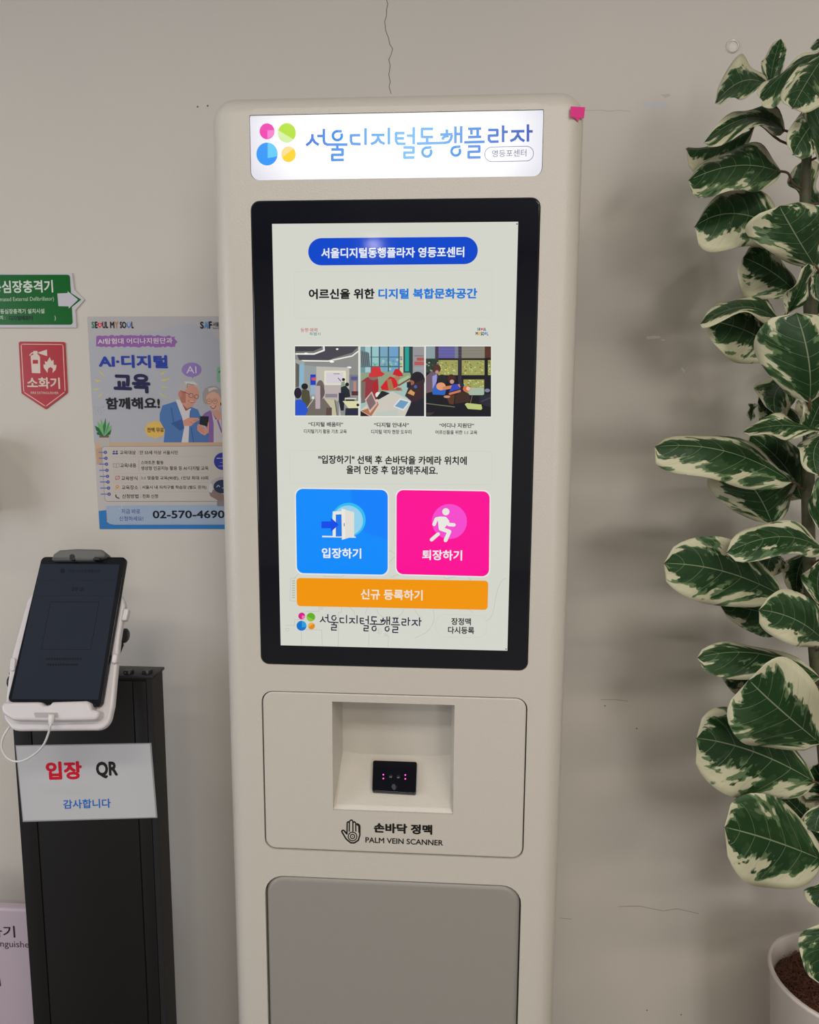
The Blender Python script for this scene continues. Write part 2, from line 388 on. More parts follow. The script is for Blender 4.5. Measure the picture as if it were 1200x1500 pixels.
# header light box
hp = plate('light_panel', KF, inset(HEAD, .0006), mat('sign_edge', (.7, .7, .72), .3), kiosk, -.0015, -.02, .001)
def headcol(x, y):      # LED strip behind the acrylic: brightest in the middle, falls off to the ends
    e = max(abs(x-(-.0))/.2, 0); v = abs(y-.4025)/.046
    f = max(0, (e-.58)/.42)**1.3*.20+max(0, (v-.5)/.5)*.05
    return [1.12-f*1.7, 1.12-f*1.75, 1.14-f*1.45]
V = []; F = []; cols = []; NX, NY = 90, 22
for j in range(NY):
    for i in range(NX):
        x0 = -.1955+.3928*i/NX; x1 = -.1955+.3928*(i+1)/NX; y0 = .3575+.0901*j/NY; y1 = .3575+.0901*(j+1)/NY
        cx0 = max(abs((x0+x1)/2-.0009)+.0022-(.1969-.0115), 0); cy0 = max(abs((y0+y1)/2-.40255)+.0021-(.04545-.0115), 0)
        if math.hypot(cx0, cy0) > .0115: continue
        b = len(V)
        V += [(x0, .0012, y0), (x1, .0012, y0), (x1, .0012, y1), (x0, .0012, y1)]; F.append((b, b+1, b+2, b+3)); cols.append(headcol((x0+x1)/2, (y0+y1)/2))
# rounded acrylic face
def clipface(V, F, cols, outl):
    out = []
    for i, v in enumerate(V):
        x, y, z = v; X = max(-.196+.0, min(.1978, x)); out.append((X, y, z))
    return out
o = ink_mesh('lit_face', V, F, cols, SIGNLIT, hp)
rim = rr(q3(-.1960, .4480, .1978, .3571), .0115)
bm_ = ink_mesh('lit_border', [(u, .0014, v) for u, v in rim], [list(t) for t in tess([rim])], [(.78, .77, .85)]*len(tess([rim])), SIGNLIT, hp)
lg = Pic('logo', KF, SIGNLIT, hp, -.0010).crop(300, 120, 6.25)
def petals(p, A, B, Cc, D, cols):
    (x, y, rx, ry) = A; p.disc(x, y, rx, cols[0], ry); p.disc(x+4*rx/70, y-10*ry/70, rx*.93, cols[1], ry*1.05, 0, PI/2, pie=True)
    (x, y, rx, ry) = B; p.disc(x, y, rx, cols[2], ry); p.disc(x, y, rx, cols[3], ry, .72, PI+.28)
    (x, y, rx, ry) = Cc; p.disc(x, y, rx, cols[4], ry); p.poly([(x+rx*.06, y-ry*.99)]+[(x+rx*math.cos(a), y+ry*math.sin(a)) for a in [-1.5+i*.17 for i in range(11)]]+[(x+rx*.06, y+ry*.36)], cols[5])
    (x, y, rx, ry) = D; p.disc(x, y, rx, cols[6], ry); p.disc(x, y, rx, cols[7], ry, 2.7, 2*PI-.8)
petals(lg, (570, 452, 68, 73), (752, 467, 82, 90), (570, 660, 97, 105), (767, 662, 66, 72),
       [(240, 45, 175), (246, 125, 205), (180, 225, 40), (215, 240, 165), (30, 150, 250), (95, 205, 250), (253, 215, 25), (252, 225, 150)])
def arc(x, y, r, a0, a1, n=18, ry=None): return [(x+r*math.cos(a0+(a1-a0)*i/n), y+(ry or r)*math.sin(a0+(a1-a0)*i/n)) for i in range(n+1)]
def L1(*pts): return cc(440, 150, 6.667, pts)
def R1(*pts): return cc(610, 150, 6.316, pts)
LOGO = [L1((118, 310), (118, 350), (98, 388), (58, 420)), L1((118, 350), (140, 388), (180, 416)), L1((165, 328), (230, 328)), L1((230, 258), (230, 375), (238, 400), (262, 412), (460, 412)),
        L1(*arc(362, 325, 44, -.5, 2*PI-1.4), (405, 282)), L1((362, 412), (362, 458)), L1((303, 460), (413, 460), (413, 512), (312, 512), (312, 563), (425, 561)),
        L1((585, 320), (495, 322), (495, 378), (507, 404), (590, 408)), L1((637, 252), (637, 416)),
        L1((695, 318), (822, 318)), L1((760, 325), (760, 350), (735, 388), (690, 408)), L1((760, 350), (785, 388), (825, 405)), L1((865, 247), (865, 410)),
        L1((1018, 300), (935, 300), (935, 375), (950, 403), (1028, 405)), L1((935, 352), (1013, 352)), L1((1042, 325), (1108, 325)), L1((1108, 242), (1108, 410)),
        L1((1008, 440), (1106, 440), (1106, 490), (1017, 490), (1017, 540), (1115, 538)),
        R1((155, 245), (52, 245), (52, 320), (155, 320)), R1((100, 320), (100, 372)), R1(*arc(97, 460, 41, -.6, 2*PI-1.5), (140, 415)),
        R1((5, 381), (265, 374), (300, 366), (320, 340), (330, 300)), R1((245, 345), (247, 328), (265, 315), (300, 311)), R1((283, 250), (283, 290)), R1((222, 298), (335, 293)),
        R1((362, 222), (362, 378)), R1((415, 220), (415, 376)), R1((362, 292), (415, 292)), R1(*arc(365, 452, 40, -.6, 2*PI-1.5), (408, 408)),
        R1((478, 245), (600, 242)), R1((510, 245), (510, 298)), R1((568, 245), (568, 316)), R1((478, 322), (600, 318)), R1((443, 370), (632, 364)),
        R1((478, 408), (583, 406), (583, 455), (484, 458), (484, 510), (595, 508)),
        R1((665, 255), (750, 255), (750, 305), (672, 308), (672, 345), (688, 364), (762, 362)), R1((803, 212), (803, 368)), R1((803, 272), (847, 272)),
        R1((878, 268), (1000, 266)), R1((940, 270), (940, 300), (912, 338), (870, 358)), R1((940, 300), (965, 338), (1000, 358)), R1((1033, 203), (1033, 363)), R1((1033, 268), (1077, 268))]
def grad(x, y):
    st_ = [(447, (58, 118, 222)), (500, (72, 150, 238)), (600, (118, 192, 246)), (650, (100, 172, 240)), (700, (75, 140, 228)), (781, (22, 78, 178))]
    for (a, ca), (b, cb) in zip(st_, st_[1:]):
        if x <= b or b == 781: t = max(0, min(1, (x-a)/(b-a))); return tuple(ca[i]+(cb[i]-ca[i])*t for i in range(3))
lg.map = lambda x, y: (x, y)
for s_ in LOGO: lg.stroke(s_, 3.8, grad, cap=False)
pill = cc(610, 150, 6.316, [(634, 414), (1086, 404), (1083, 540), (634, 550)])
lg.ring(rr(pill, 10.6, 8), .8, (70, 85, 150)); lg.done('round four-petal emblem and blue stroke lettering')
text(KF, '영등포센터', 610+700/6.316, 150+441/6.316, 610+1018/6.316, 150+507/6.316, (75, 85, 130), SIGNLIT, hp, -.0002, dyr=-1.3)

# display
bz = plate('touchscreen', KF, inset(BEZ, .0008), BEZEL, kiosk, .0015, -.025, .0018)
dp = Pic('display_picture', KF, SCREEN, bz, .00155)
V0 = (398.6, 328.0), (759.3, 324.8), (743.4, 953.2), (411.3, 945.2)
dp.poly(list(V0), (214, 216, 206))
for q in ([(431, 398), (722, 396), (722, 465), (432, 466)], [(424, 660), (721, 661), (720, 710), (425, 708)]):
    dp.ring(rr(q, 4), .5, (204, 206, 196))
LINE = (178, 180, 170)
dp.crop(400, 840, 3.158)
for q in ([(82, 22), (108, 22)], [(82, 22), (78, 126), (108, 128)], [(98, 22), (120, 0)], [(55, 240), (100, 240), (100, 213), (148, 213)], [(130, 258), (133, 335)], [(148, 176), (212, 176), (212, 150)], [(228, 335), (226, 262), (148, 260)],
          [(302, 180), (302, 338)], [(302, 180), (318, 180), (318, 150)], [(352, 155), (375, 175), (380, 200)], [(440, 150), (425, 190)], [(442, 335), (445, 262)], [(532, 340), (535, 290), (520, 282)],
          [(740, 165), (745, 215), (715, 268), (655, 300)], [(1077, 22), (1055, 40), (1035, 90), (1015, 190), (988, 220)], [(655, 165), (672, 195), (690, 205)], [(230, 0), (235, 14), (320, 16), (340, 0)], [(545, 18), (580, 4), (600, 4)],
          [(785, 10), (800, 25), (870, 10)], [(895, 10), (925, 40)], [(905, 165), (925, 180)]): dp.stroke(q, 1.4, LINE, cap=False, curve=len(q) > 3 and q[0][0] > 700)
dp.ring(arc(542, 165, 62, 0, PI, ry=42), 1.4, LINE, False); dp.ring(arc(485, 268, 7, 0, 2*PI, 10), 1.2, LINE); dp.ring([(60, 254), (74, 254), (74, 266), (60, 266)], 1.2, LINE); dp.ring([(220, 156), (231, 156), (231, 166), (220, 166)], 1.2, LINE)
dp.ring([(488, 256), (500, 256), (500, 278), (488, 278)], 1.2, LINE); dp.ring([(515, 278), (527, 278), (527, 290), (515, 290)], 1.2, LINE)
for i in range(8): dp.rect(88, 32+i*11, 102, 37+i*11, (176, 190, 150))
dp.crop(370, 640, 2.857); dp.ring([(565, 490), (575, 475), (600, 492), (603, 520)], 1.4, LINE, False); dp.ring([(570, 530), (590, 505), (603, 500)], 1.4, LINE, False)
dp.ring(rr([(762, 742), (985, 748), (980, 840), (770, 836)], 40), 1.2, (200, 202, 192))
# pill and buttons
dp.crop(360, 280, 2.727); dp.poly(rr([(250, 188), (927, 182), (927, 291), (250, 297)], 54, 10), (10, 72, 205))
dp.crop(370, 640, 2.857)
dp.poly(rr([(176, 212), (571, 217), (571, 582), (181, 575)], 32, 8), (232, 234, 226)); dp.poly(rr([(181, 217), (566, 222), (566, 577), (186, 570)], 29, 8), (0, 140, 255))
dp.poly(rr([(410, 220), (566, 222), (566, 430), (470, 400), (425, 330)], [0, 29, 0, 60, 60]), (0, 130, 255))
dp.poly(rr([(598, 217), (998, 223), (995, 589), (597, 579)], 32, 8), (232, 234, 226)); dp.poly(rr([(603, 222), (993, 228), (990, 584), (602, 574)], 29, 8), (255, 0, 150))
dp.poly(rr([(184, 590), (987, 602), (984, 724), (186, 708)], 15), (244, 150, 0))
# door icon
dp.crop(420, 700, 6.667)
dp.disc(605, 410, 167, (45, 190, 245)); dp.disc(598, 418, 148, (150, 210, 238))
dp.poly([(347, 565), (670, 572), (678, 585), (347, 580)], (225, 232, 235)); dp.poly([(450, 328), (545, 325), (545, 575), (450, 577)], (232, 234, 228)); dp.poly([(480, 358), (540, 356), (540, 572), (480, 573)], (20, 120, 235))
dp.poly([(535, 300), (660, 335), (660, 570), (540, 605)], (226, 224, 216)); dp.poly([(535, 300), (572, 308), (572, 596), (540, 605)], (236, 234, 226)); dp.stroke([(562, 445), (562, 470)], 7, (80, 85, 90))
dp.poly([(340, 425), (432, 425), (432, 388), (508, 458), (432, 528), (432, 492), (340, 492)], (5, 75, 235))
# running figure icon
dp.crop(570, 710, 6.667)
dp.disc(590, 360, 171, (248, 75, 208)); W_ = (236, 236, 226)
dp.disc(555, 264, 35, W_); dp.stroke([(440, 388), (462, 335), (500, 328), (545, 330)], 34, W_); dp.poly([(470, 315), (560, 318), (590, 355), (560, 400), (540, 425), (485, 430), (480, 370)], W_); dp.stroke([(545, 335), (585, 390), (635, 392)], 34, W_)
dp.stroke([(510, 400), (505, 430), (590, 458), (552, 542)], 38, W_); dp.stroke([(480, 482), (415, 538)], 34, W_)
# small emblem and lettering at the bottom of the display
dp.crop(400, 840, 3.158)
petals(dp, (133, 197, 16, 16), (175, 202, 20, 20), (132, 242, 23, 23), (178, 243, 16, 16), [(215, 25, 135), (240, 120, 180), (100, 175, 30), (140, 195, 70), (10, 115, 205), (40, 160, 220), (225, 140, 20), (235, 175, 80)])
dp.map = lambda x, y: (x, y)
for s_ in LOGO: dp.stroke([(468+(x-447)*150/334, 911+((y-213)+(x-447)*.039)*.50+(x-447)/334*2.5) for x, y in s_], 1.75, (38, 38, 66), cap=False)
# the three photographs shown on the display
p = dp.crop(425, 500, 11.43)
p.rect(72, 70, 1150, 1255, (240, 240, 232)); p.rect(82, 82, 1143, 1243, (140, 140, 138)); p.poly([(82, 82), (530, 82), (530, 145), (400, 190), (82, 200)], (62, 60, 68)); p.poly([(90, 170), (390, 165), (520, 105), (530, 148), (400, 195), (90, 190)], (118, 116, 116))
p.poly([(582, 82), (1143, 82), (1143, 180), (1030, 235), (640, 318), (150, 310), (120, 225), (400, 225), (585, 155)], (72, 70, 78)); p.poly([(700, 290), (1040, 190), (1143, 90), (1143, 160), (1040, 235), (720, 310)], (125, 124, 122))
p.stroke([(90, 210), (400, 212), (570, 150), (565, 82)], 26, (235, 236, 228), cap=False); p.stroke([(195, 325), (640, 330), (1040, 245), (1143, 165)], 22, (235, 236, 228), cap=False)
for x, y in ((268, 205), (700, 342), (790, 130), (990, 437)): p.disc(x, y, 38 if y != 130 else 20, (248, 250, 250), 15)
p.poly([(82, 300), (240, 335), (240, 800), (82, 800)], (160, 165, 162)); p.poly([(155, 400), (200, 370), (232, 400), (225, 760), (155, 780)], (135, 180, 205)); p.poly([(95, 360), (155, 390), (150, 760), (95, 770)], (100, 92, 82))
p.poly([(240, 400), (560, 430), (560, 960), (240, 900)], (150, 158, 158)); p.rect(340, 555, 430, 730, (28, 62, 190)); p.poly([(355, 610), (440, 600), (430, 660), (360, 650)], (200, 90, 90)); p.rect(345, 740, 430, 890, (150, 175, 195))
p.poly([(440, 420), (990, 440), (1000, 900), (440, 960)], (190, 186, 176)); p.rect(572, 490, 935, 730, (226, 222, 196), r=20); p.rect(605, 520, 890, 705, (214, 206, 214)); p.rect(730, 540, 830, 550, (110, 108, 110))
p.rect(990, 560, 1143, 860, (120, 126, 130)); p.rect(1020, 590, 1130, 650, (88, 84, 140)); p.rect(1060, 670, 1105, 900, (190, 130, 120)); p.rect(570, 740, 850, 1000, (185, 175, 172)); p.rect(590, 880, 790, 940, (140, 130, 140))
p.poly([(82, 1000), (560, 960), (760, 980), (800, 1243), (82, 1243)], (112, 105, 98)); p.poly([(570, 960), (740, 980), (780, 1243), (690, 1243), (700, 1130)], (196, 190, 160)); p.poly([(610, 1110), (700, 1110), (700, 1243), (600, 1243)], (90, 72, 72))
p.disc(895, 640, 26, (25, 22, 25)); p.poly([(860, 680), (915, 670), (920, 760), (850, 780)], (140, 155, 130)); p.stroke([(805, 615), (850, 665)], 12, (60, 50, 48)); p.disc(955, 722, 32, (22, 22, 28))
p.poly([(850, 770), (930, 740), (990, 810), (1010, 930), (870, 950), (850, 870)], (30, 38, 48)); p.poly([(815, 860), (920, 870), (900, 1160), (850, 1160), (815, 1000)], (28, 28, 48)); p.poly([(820, 1010), (850, 1243), (820, 1243)], (190, 185, 178))
p.poly([(880, 1000), (1143, 1000), (1143, 1115), (980, 1120)], (220, 214, 170)); p.rect(920, 950, 1110, 970, (215, 212, 195)); p.rect(930, 972, 1080, 998, (30, 30, 34)); p.poly([(930, 1120), (1143, 1118), (1143, 1243), (920, 1243)], (38, 40, 62)); p.rect(1030, 835, 1143, 905, (85, 45, 55)); p.disc(1135, 1065, 24, (30, 28, 30))
p.disc(505, 780, 68, (110, 96, 96), 130); p.rect(425, 745, 505, 1130, (186, 168, 174), r=14); p.disc(500, 850, 80, (98, 84, 82), 120, -1.4, 1.5)
p.disc(245, 755, 56, (26, 26, 30), 52); p.poly([(195, 820), (250, 795), (320, 830), (340, 980), (290, 1110), (230, 1060), (190, 960)], (78, 76, 56)); p.disc(130, 865, 62, (32, 28, 50), 92); p.poly([(92, 980), (180, 970), (250, 1040), (305, 1160), (250, 1243), (92, 1243)], (36, 84, 205)); p.stroke([(290, 1110), (385, 980)], 12, (200, 190, 165)); p.disc(385, 945, 24, (215, 220, 215))
p = dp.crop(520, 500, 10.91)
p.rect(78, 72, 1115, 1210, (240, 240, 232)); p.rect(88, 82, 1108, 1198, (160, 190, 185))
for x, c in ((88, (110, 150, 150)), (165, (165, 200, 205)), (275, (150, 195, 200)), (400, (120, 165, 190)), (555, (110, 160, 200)), (715, (205, 200, 175))): p.rect(x, 82, 790, 500, c)
for i in range(26): p.disc(280+random.random()*480, 270+random.random()*190, 20, random.choice([(120, 185, 150), (170, 205, 190), (95, 150, 140), (150, 190, 170)]), n=7)
for x in (262, 392, 535, 705): p.rect(x-10, 82, x+12, 520, (60, 90, 98))
p.rect(240, 245, 760, 258, (70, 100, 108)); p.rect(90, 395, 760, 412, (60, 100, 100)); p.poly([(88, 130), (225, 180), (245, 400), (88, 400)], (120, 140, 145))
for i in range(9): p.stroke([(95+i*16, 150+i*5), (108+i*16, 395)], 7, (35, 40, 46), cap=False)
p.rect(775, 82, 925, 560, (40, 62, 68)); p.rect(800, 90, 865, 480, (30, 160, 150)); p.rect(925, 90, 1108, 560, (150, 148, 150)); p.rect(950, 225, 1100, 238, (110, 106, 108)); p.rect(990, 262, 1108, 310, (175, 82, 78)); p.rect(950, 325, 1108, 382, (180, 88, 82)); p.rect(950, 410, 1090, 460, (150, 160, 170))
p.poly([(88, 500), (500, 480), (700, 500), (880, 500), (900, 560), (720, 700), (300, 900), (88, 900)], (140, 160, 130)); p.poly([(680, 690), (850, 560), (900, 600), (700, 720)], (120, 82, 55))
p.poly([(700, 620), (860, 540), (880, 580), (700, 690)], (165, 190, 150)); p.poly([(330, 900), (600, 800), (900, 950), (800, 1198), (88, 1198), (88, 1100)], (206, 200, 188)); p.poly([(340, 1140), (700, 1080), (680, 1198), (330, 1190)], (190, 200, 190)); p.poly([(100, 1110), (240, 1060), (360, 960), (380, 1010), (260, 1198)], (178, 112, 72)); p.poly([(88, 1110), (240, 1198), (88, 1198)], (40, 28, 26))
p.poly([(610, 1040), (720, 910), (890, 960), (780, 1110)], (215, 222, 225)); p.poly([(640, 1035), (730, 935), (860, 970), (770, 1080)], (110, 155, 190))
p.poly([(100, 640), (200, 570), (370, 600), (380, 760), (340, 930), (100, 980)], (150, 52, 60)); p.poly([(100, 650), (170, 640), (160, 980), (100, 990)], (120, 105, 100)); p.disc(295, 570, 75, (128, 112, 106), 50); p.poly([(270, 410), (400, 405), (420, 480), (480, 520), (430, 560), (300, 575), (220, 565), (225, 520), (265, 490)], (205, 50, 55)); p.poly([(340, 620), (380, 760), (340, 900), (280, 700)], (175, 30, 45))
p.poly([(270, 800), (360, 1000), (240, 1150), (160, 930)], (205, 180, 175)); p.poly([(262, 830), (335, 990), (240, 1100), (180, 940)], (130, 105, 105)); p.disc(372, 855, 45, (225, 230, 225)); p.poly([(330, 920), (430, 790), (560, 830), (380, 930)], (30, 32, 34))
p.poly([(410, 730), (500, 620), (560, 560), (660, 590), (690, 720), (560, 790), (430, 775)], (205, 30, 40)); p.poly([(510, 610), (580, 600), (620, 760), (740, 740), (760, 790), (540, 790)], (165, 120, 80)); p.disc(680, 580, 45, (170, 125, 100)); p.poly([(640, 445), (700, 440), (750, 500), (775, 555), (700, 560), (600, 530)], (200, 30, 40))
p.disc(1000, 620, 118, (30, 26, 36), 135); p.poly([(880, 620), (940, 680), (1108, 600), (1108, 1198), (830, 1198), (900, 960), (800, 870), (840, 780)], (58, 36, 44)); p.poly([(900, 980), (1108, 900), (1108, 1198), (800, 1198)], (32, 32, 44)); p.disc(900, 660, 50, (150, 92, 76), 40); p.rect(830, 650, 895, 740, (30, 34, 46)); p.poly([(840, 830), (890, 770), (960, 820), (940, 870)], (205, 155, 90)); p.disc(970, 725, 26, (60, 100, 170)); p.disc(690, 760, 40, (160, 92, 76), 26)
p = dp.crop(615, 500, 10.91)
p.rect(88, 68, 1148, 1215, (240, 240, 232)); p.rect(98, 80, 1140, 1203, (22, 22, 32)); p.rect(98, 80, 245, 340, (140, 158, 160)); p.rect(245, 80, 300, 290, (72, 56, 72)); p.rect(300, 80, 615, 270, (95, 92, 165)); p.rect(560, 80, 615, 270, (120, 130, 140)); p.rect(670, 80, 1040, 270, (140, 135, 115)); p.rect(1045, 80, 1140, 265, (88, 50, 38)); p.rect(615, 80, 670, 860, (50, 44, 60))
for i in range(7): p.rect(300, 95+i*26, 1035, 100+i*26, (120, 116, 150) if i % 2 else (110, 100, 110))
for (a, b, c, d) in ((290, 300, 610, 540), (672, 300, 1035, 540), (700, 610, 1030, 850), (1090, 300, 1140, 540)):
    p.rect(a, b, c, d, (160, 160, 92))
    for i in range(46):
        x = a+15+random.random()*(c-a-30); y = b+15+random.random()*(d-b-30); p.poly([(x-14, y-5), (x+3, y-11), (x+14, y+6), (x-6, y+10)], random.choice([(205, 200, 95), (110, 135, 60), (225, 215, 140), (140, 165, 85), (180, 150, 50), (90, 110, 60), (160, 195, 150)]), step=i % 8 == 0)
p.rect(780, 740, 1030, 860, (165, 185, 165), r=30); p.rect(98, 275, 300, 500, (46, 60, 52))
for i in range(22): p.disc(100+random.random()*190, 290+random.random()*200, 14, random.choice([(30, 48, 38), (60, 85, 66), (140, 155, 140)]), n=6)
p.poly([(98, 560), (190, 480), (250, 500), (290, 560), (230, 800), (98, 830)], (110, 88, 100)); p.poly([(200, 560), (275, 520), (270, 640), (205, 760)], (150, 150, 210)); p.disc(275, 435, 62, (85, 48, 44), 68); p.disc(275, 490, 28, (180, 140, 135)); p.disc(355, 610, 78, (34, 34, 40), 80); p.disc(505, 595, 66, (70, 34, 34), 68); p.disc(515, 645, 34, (190, 150, 135)); p.poly([(200, 820), (240, 700), (300, 660), (420, 780), (400, 860), (210, 850)], (40, 100, 190)); p.disc(340, 720, 75, (225, 155, 110), 62)
p.stroke([(390, 750), (560, 720), (640, 710)], 52, (205, 130, 90)); p.poly([(520, 690), (600, 680), (650, 760), (470, 810)], (50, 70, 180)); p.stroke([(480, 840), (640, 795)], 36, (200, 120, 88)); p.disc(750, 760, 62, (215, 110, 70), 44); p.disc(775, 755, 32, (230, 190, 170)); p.disc(675, 700, 34, (30, 46, 66))
p.poly([(570, 860), (700, 790), (790, 840), (810, 960), (560, 1000)], (62, 42, 34)); p.poly([(430, 880), (560, 850), (540, 1010), (470, 1000)], (88, 54, 36)); p.disc(435, 885, 52, (205, 145, 110), 20)
p.poly([(98, 985), (560, 1040), (560, 1056), (98, 1000)], (105, 110, 82)); p.poly([(720, 1005), (750, 985), (985, 1010), (1000, 1075), (980, 1095), (770, 1080)], (190, 200, 120)); p.stroke([(840, 860), (810, 990)], 7, (160, 120, 100)); p.disc(1080, 785, 42, (125, 130, 150), 30); p.poly([(960, 870), (1140, 830), (1140, 1060), (950, 990)], (40, 40, 52)); p.poly([(98, 1140), (240, 1130), (180, 1180), (98, 1195)], (62, 48, 50)); p.stroke([(990, 960), (1130, 900)], 14, (72, 72, 88))
dp.crop(680, 470, 24); dp.poly([(585, 265), (620, 250), (655, 265), (650, 310), (620, 345), (590, 310)], (235, 60, 110)); dp.poly([(490, 400), (560, 390), (545, 510), (495, 510)], (232, 175, 70)); dp.disc(755, 440, 34, (110, 140, 215), 50)
dp.disc(640, 400, .1, (200, 200, 200))
dp.crop(360, 280, 2.727); dp.disc(1084, 131, 3, (30, 30, 60), n=8); dp.crop(400, 840, 3.158); dp.disc(1078, 350, 3, (40, 40, 40), n=8)
dp.done('lit welcome page with blue, pink and orange buttons')
TO = .00155+(dp.k+3)*LAY
def st_(s, x0, y0, x1, y1, col, crop, bold=.01): text(KF, s, x0, y0, x1, y1, col, SCREEN, bz, TO, bold, None, crop)
c2, c3, c4 = (360, 280, 2.727), (420, 490, 3.75), (370, 640, 2.857)
st_('서울디지털동행플라자 영등포센터', 302, 227, 873, 268, (232, 238, 248), c2, .022)
st_('어르신을 위한', 252, 390, 515, 432, (22, 22, 26), c2, .03); st_('디지털 복합문화공간', 530, 389, 925, 431, (25, 120, 215), c2, .03)
for s_, a, b, d, e, bo in (('“디지털 배움터”', 120, 480, 310, 506, .02), ('디지털기기 활용 기초 교육', 95, 520, 330, 543, .014), ('“디지털 안내사”', 480, 483, 672, 509, .02), ('디지털 약자 현장 도우미', 465, 522, 685, 546, .014), ('“어디나 지원단”', 838, 486, 1030, 512, .02), ('어르신들을 위한 1:1 교육', 817, 525, 1047, 548, .014)): st_(s_, a, b, d, e, (28, 28, 28), c3, bo)
st_('"입장하기" 선택 후 손바닥을 카메라 위치에', 275, 76, 897, 112, (22, 22, 22), c4, .022); st_('올려 인증 후 입장해주세요.', 393, 119, 775, 155, (22, 22, 22), c4, .022)
st_('입장하기', 290, 464, 455, 507, (240, 242, 246), c4, .02); st_('퇴장하기', 710, 472, 877, 515, (244, 238, 240), c4, .02); st_('신규 등록하기', 453, 636, 712, 680, (240, 226, 206), c4, .02)
st_('장정맥', 832, 757, 914, 787, (30, 30, 30), c4, .02); st_('다시등록', 818, 793, 928, 823, (30, 30, 30), c4, .02)
cs = (680, 470, 24)
st_('S', 460, 245, 520, 345, (30, 140, 110), cs, .03); st_('E', 528, 245, 575, 345, (20, 20, 30), cs, .03); st_('UL', 665, 245, 775, 350, (40, 20, 40), cs, .03); st_('M', 405, 390, 480, 500, (20, 20, 20), cs, .03); st_('SO', 580, 390, 710, 515, (20, 20, 25), cs, .03); st_('L', 805, 390, 850, 515, (20, 30, 70), cs, .03)
st_('동행·매력', 440.5, 480.5, 465, 486.5, (190, 30, 75), (0, 0, 1), .0); st_('특별시', 453.5, 486.8, 469.5, 491.5, (20, 110, 125), (0, 0, 1), .0)

# scanner panel with niche
NI = [(-.0910, -.5575), (.0917, -.5575), (.0917, -.3845), (-.0910, -.3845)]
sp_ = plate('scanner_panel', KF, inset(SCN, .0016), PAINT, kiosk, -.0004, -.02, .0022, holes=[NI], hole_back=-.004, backface=False)
D_ = .068; zb = -.4985
def nv(x, d, z): return (x, d, z)
NV = [nv(-.091, .004, -.5575), nv(.0917, .004, -.5575), nv(.0917, .004, -.3845), nv(-.091, .004, -.3845),
      nv(-.086, D_, -.3845), nv(.087, D_, -.3845), nv(-.086, D_, zb+.004), nv(.087, D_, zb+.004), nv(-.060, D_, zb), nv(.061, D_, zb), nv(-.086, .008, -.552), nv(.087, .008, -.552), nv(-.091, .004, -.5575)]
NF = [(3, 4, 5, 2), (3, 0, 6, 4), (0, 10, 6), (2, 5, 7, 1), (1, 7, 11), (4, 6, 8, 9, 7, 5), (10, 8, 6), (11, 7, 9), (10, 11, 9, 8), (0, 1, 11, 10)]
nb = bmesh.new(); nvv = [nb.verts.new(v) for v in NV]
for f in NF: nb.faces.new([nvv[i] for i in f])
niche = frombm('niche', nb, PAINT, sp_)
rp = Plane((0, .008, -.552), Vector((0, -(zb+.552), D_-.008)), (1, 0, 0))
if rp.n.z < 0: rp = Plane((0, .008, -.552), -rp.n, (1, 0, 0))
ps = plate('palm_scanner', rp, rr(pxp(rp, [(546.5, 1113.5), (611, 1115.8), (609.5, 1162.5), (545, 1158.8)], .008), .003), mat('scanner_glass', (.004, .004, .008), .12), kiosk, .008, -.002, .0012)
for x, y in cc(480, 1090, 6, [(490, 268), (490, 302), (683, 271), (683, 305)]):
    P_ = rp.at(x, y, .0082); lathe('led', [(0, 0), (.0010, 0), (.0013, -.0004), (.0013, -.001)], P_, LEDP, ps, 12, n_=rp.n)
for x, y in cc(480, 1090, 6, [(555, 283), (622, 288)]):
    P_ = rp.at(x, y, .0082); lathe('lens', [(0, .0004), (.0018, .0004), (.0026, 0), (.0030, -.001)], P_, LENS, ps, 16, n_=rp.n)
hi = Pic('hand_symbol', rp, PRINT, ps, .0083).crop(480, 1090, 6); hi.poly([(560, 375), (572, 350), (592, 352), (602, 380), (592, 405), (575, 400)], (60, 60, 68)); hi.ring(arc(582, 378, 28, -.6, .6), 3, (40, 40, 48), False); hi.done()
# printed hand icon and words
BK = (22, 20, 18)
hp2 = Pic('hand_symbol', KF, PRINT, sp_, -.0002).crop(480, 1090, 6)
hp2.stroke([(205, 868), (165, 835), (140, 795), (125, 768), (140, 758), (165, 785), (170, 790)], 13, BK, curve=True); hp2.stroke([(170, 790), (172, 690), (182, 682), (190, 690)], 12, BK); hp2.stroke([(190, 765), (192, 680), (203, 668), (215, 668), (222, 680), (222, 765)], 11, BK)
hp2.stroke([(222, 690), (235, 682), (247, 692), (248, 765)], 11, BK); hp2.stroke([(250, 705), (262, 700), (274, 706), (276, 775)], 11, BK); hp2.stroke([(262, 712), (280, 712), (283, 725), (283, 800), (270, 845), (235, 868), (205, 868)], 13, BK)
hp2.ring(arc(219, 812, 38, 0, 2*PI, 24), 9, BK); hp2.ring(arc(219, 812, 19, 0, 2*PI, 18), 9, BK); hp2.disc(219, 812, 5, BK, n=10); hp2.done()
c5 = (480, 1090, 6)
text(KF, '손바닥 정맥', 405, 690, 920, 778, BK, PRINT, sp_, -.0002, .036, None, c5); text(KF, 'PALM VEIN SCANNER', 332, 817, 1015, 866, BK, PRINT, sp_, -.0002, .017, None, c5)
# lower door
plate('lower_door', KF, inset(LOW, .0014), GREYPAINT, kiosk, -.0006, -.022, .008, bs=8)
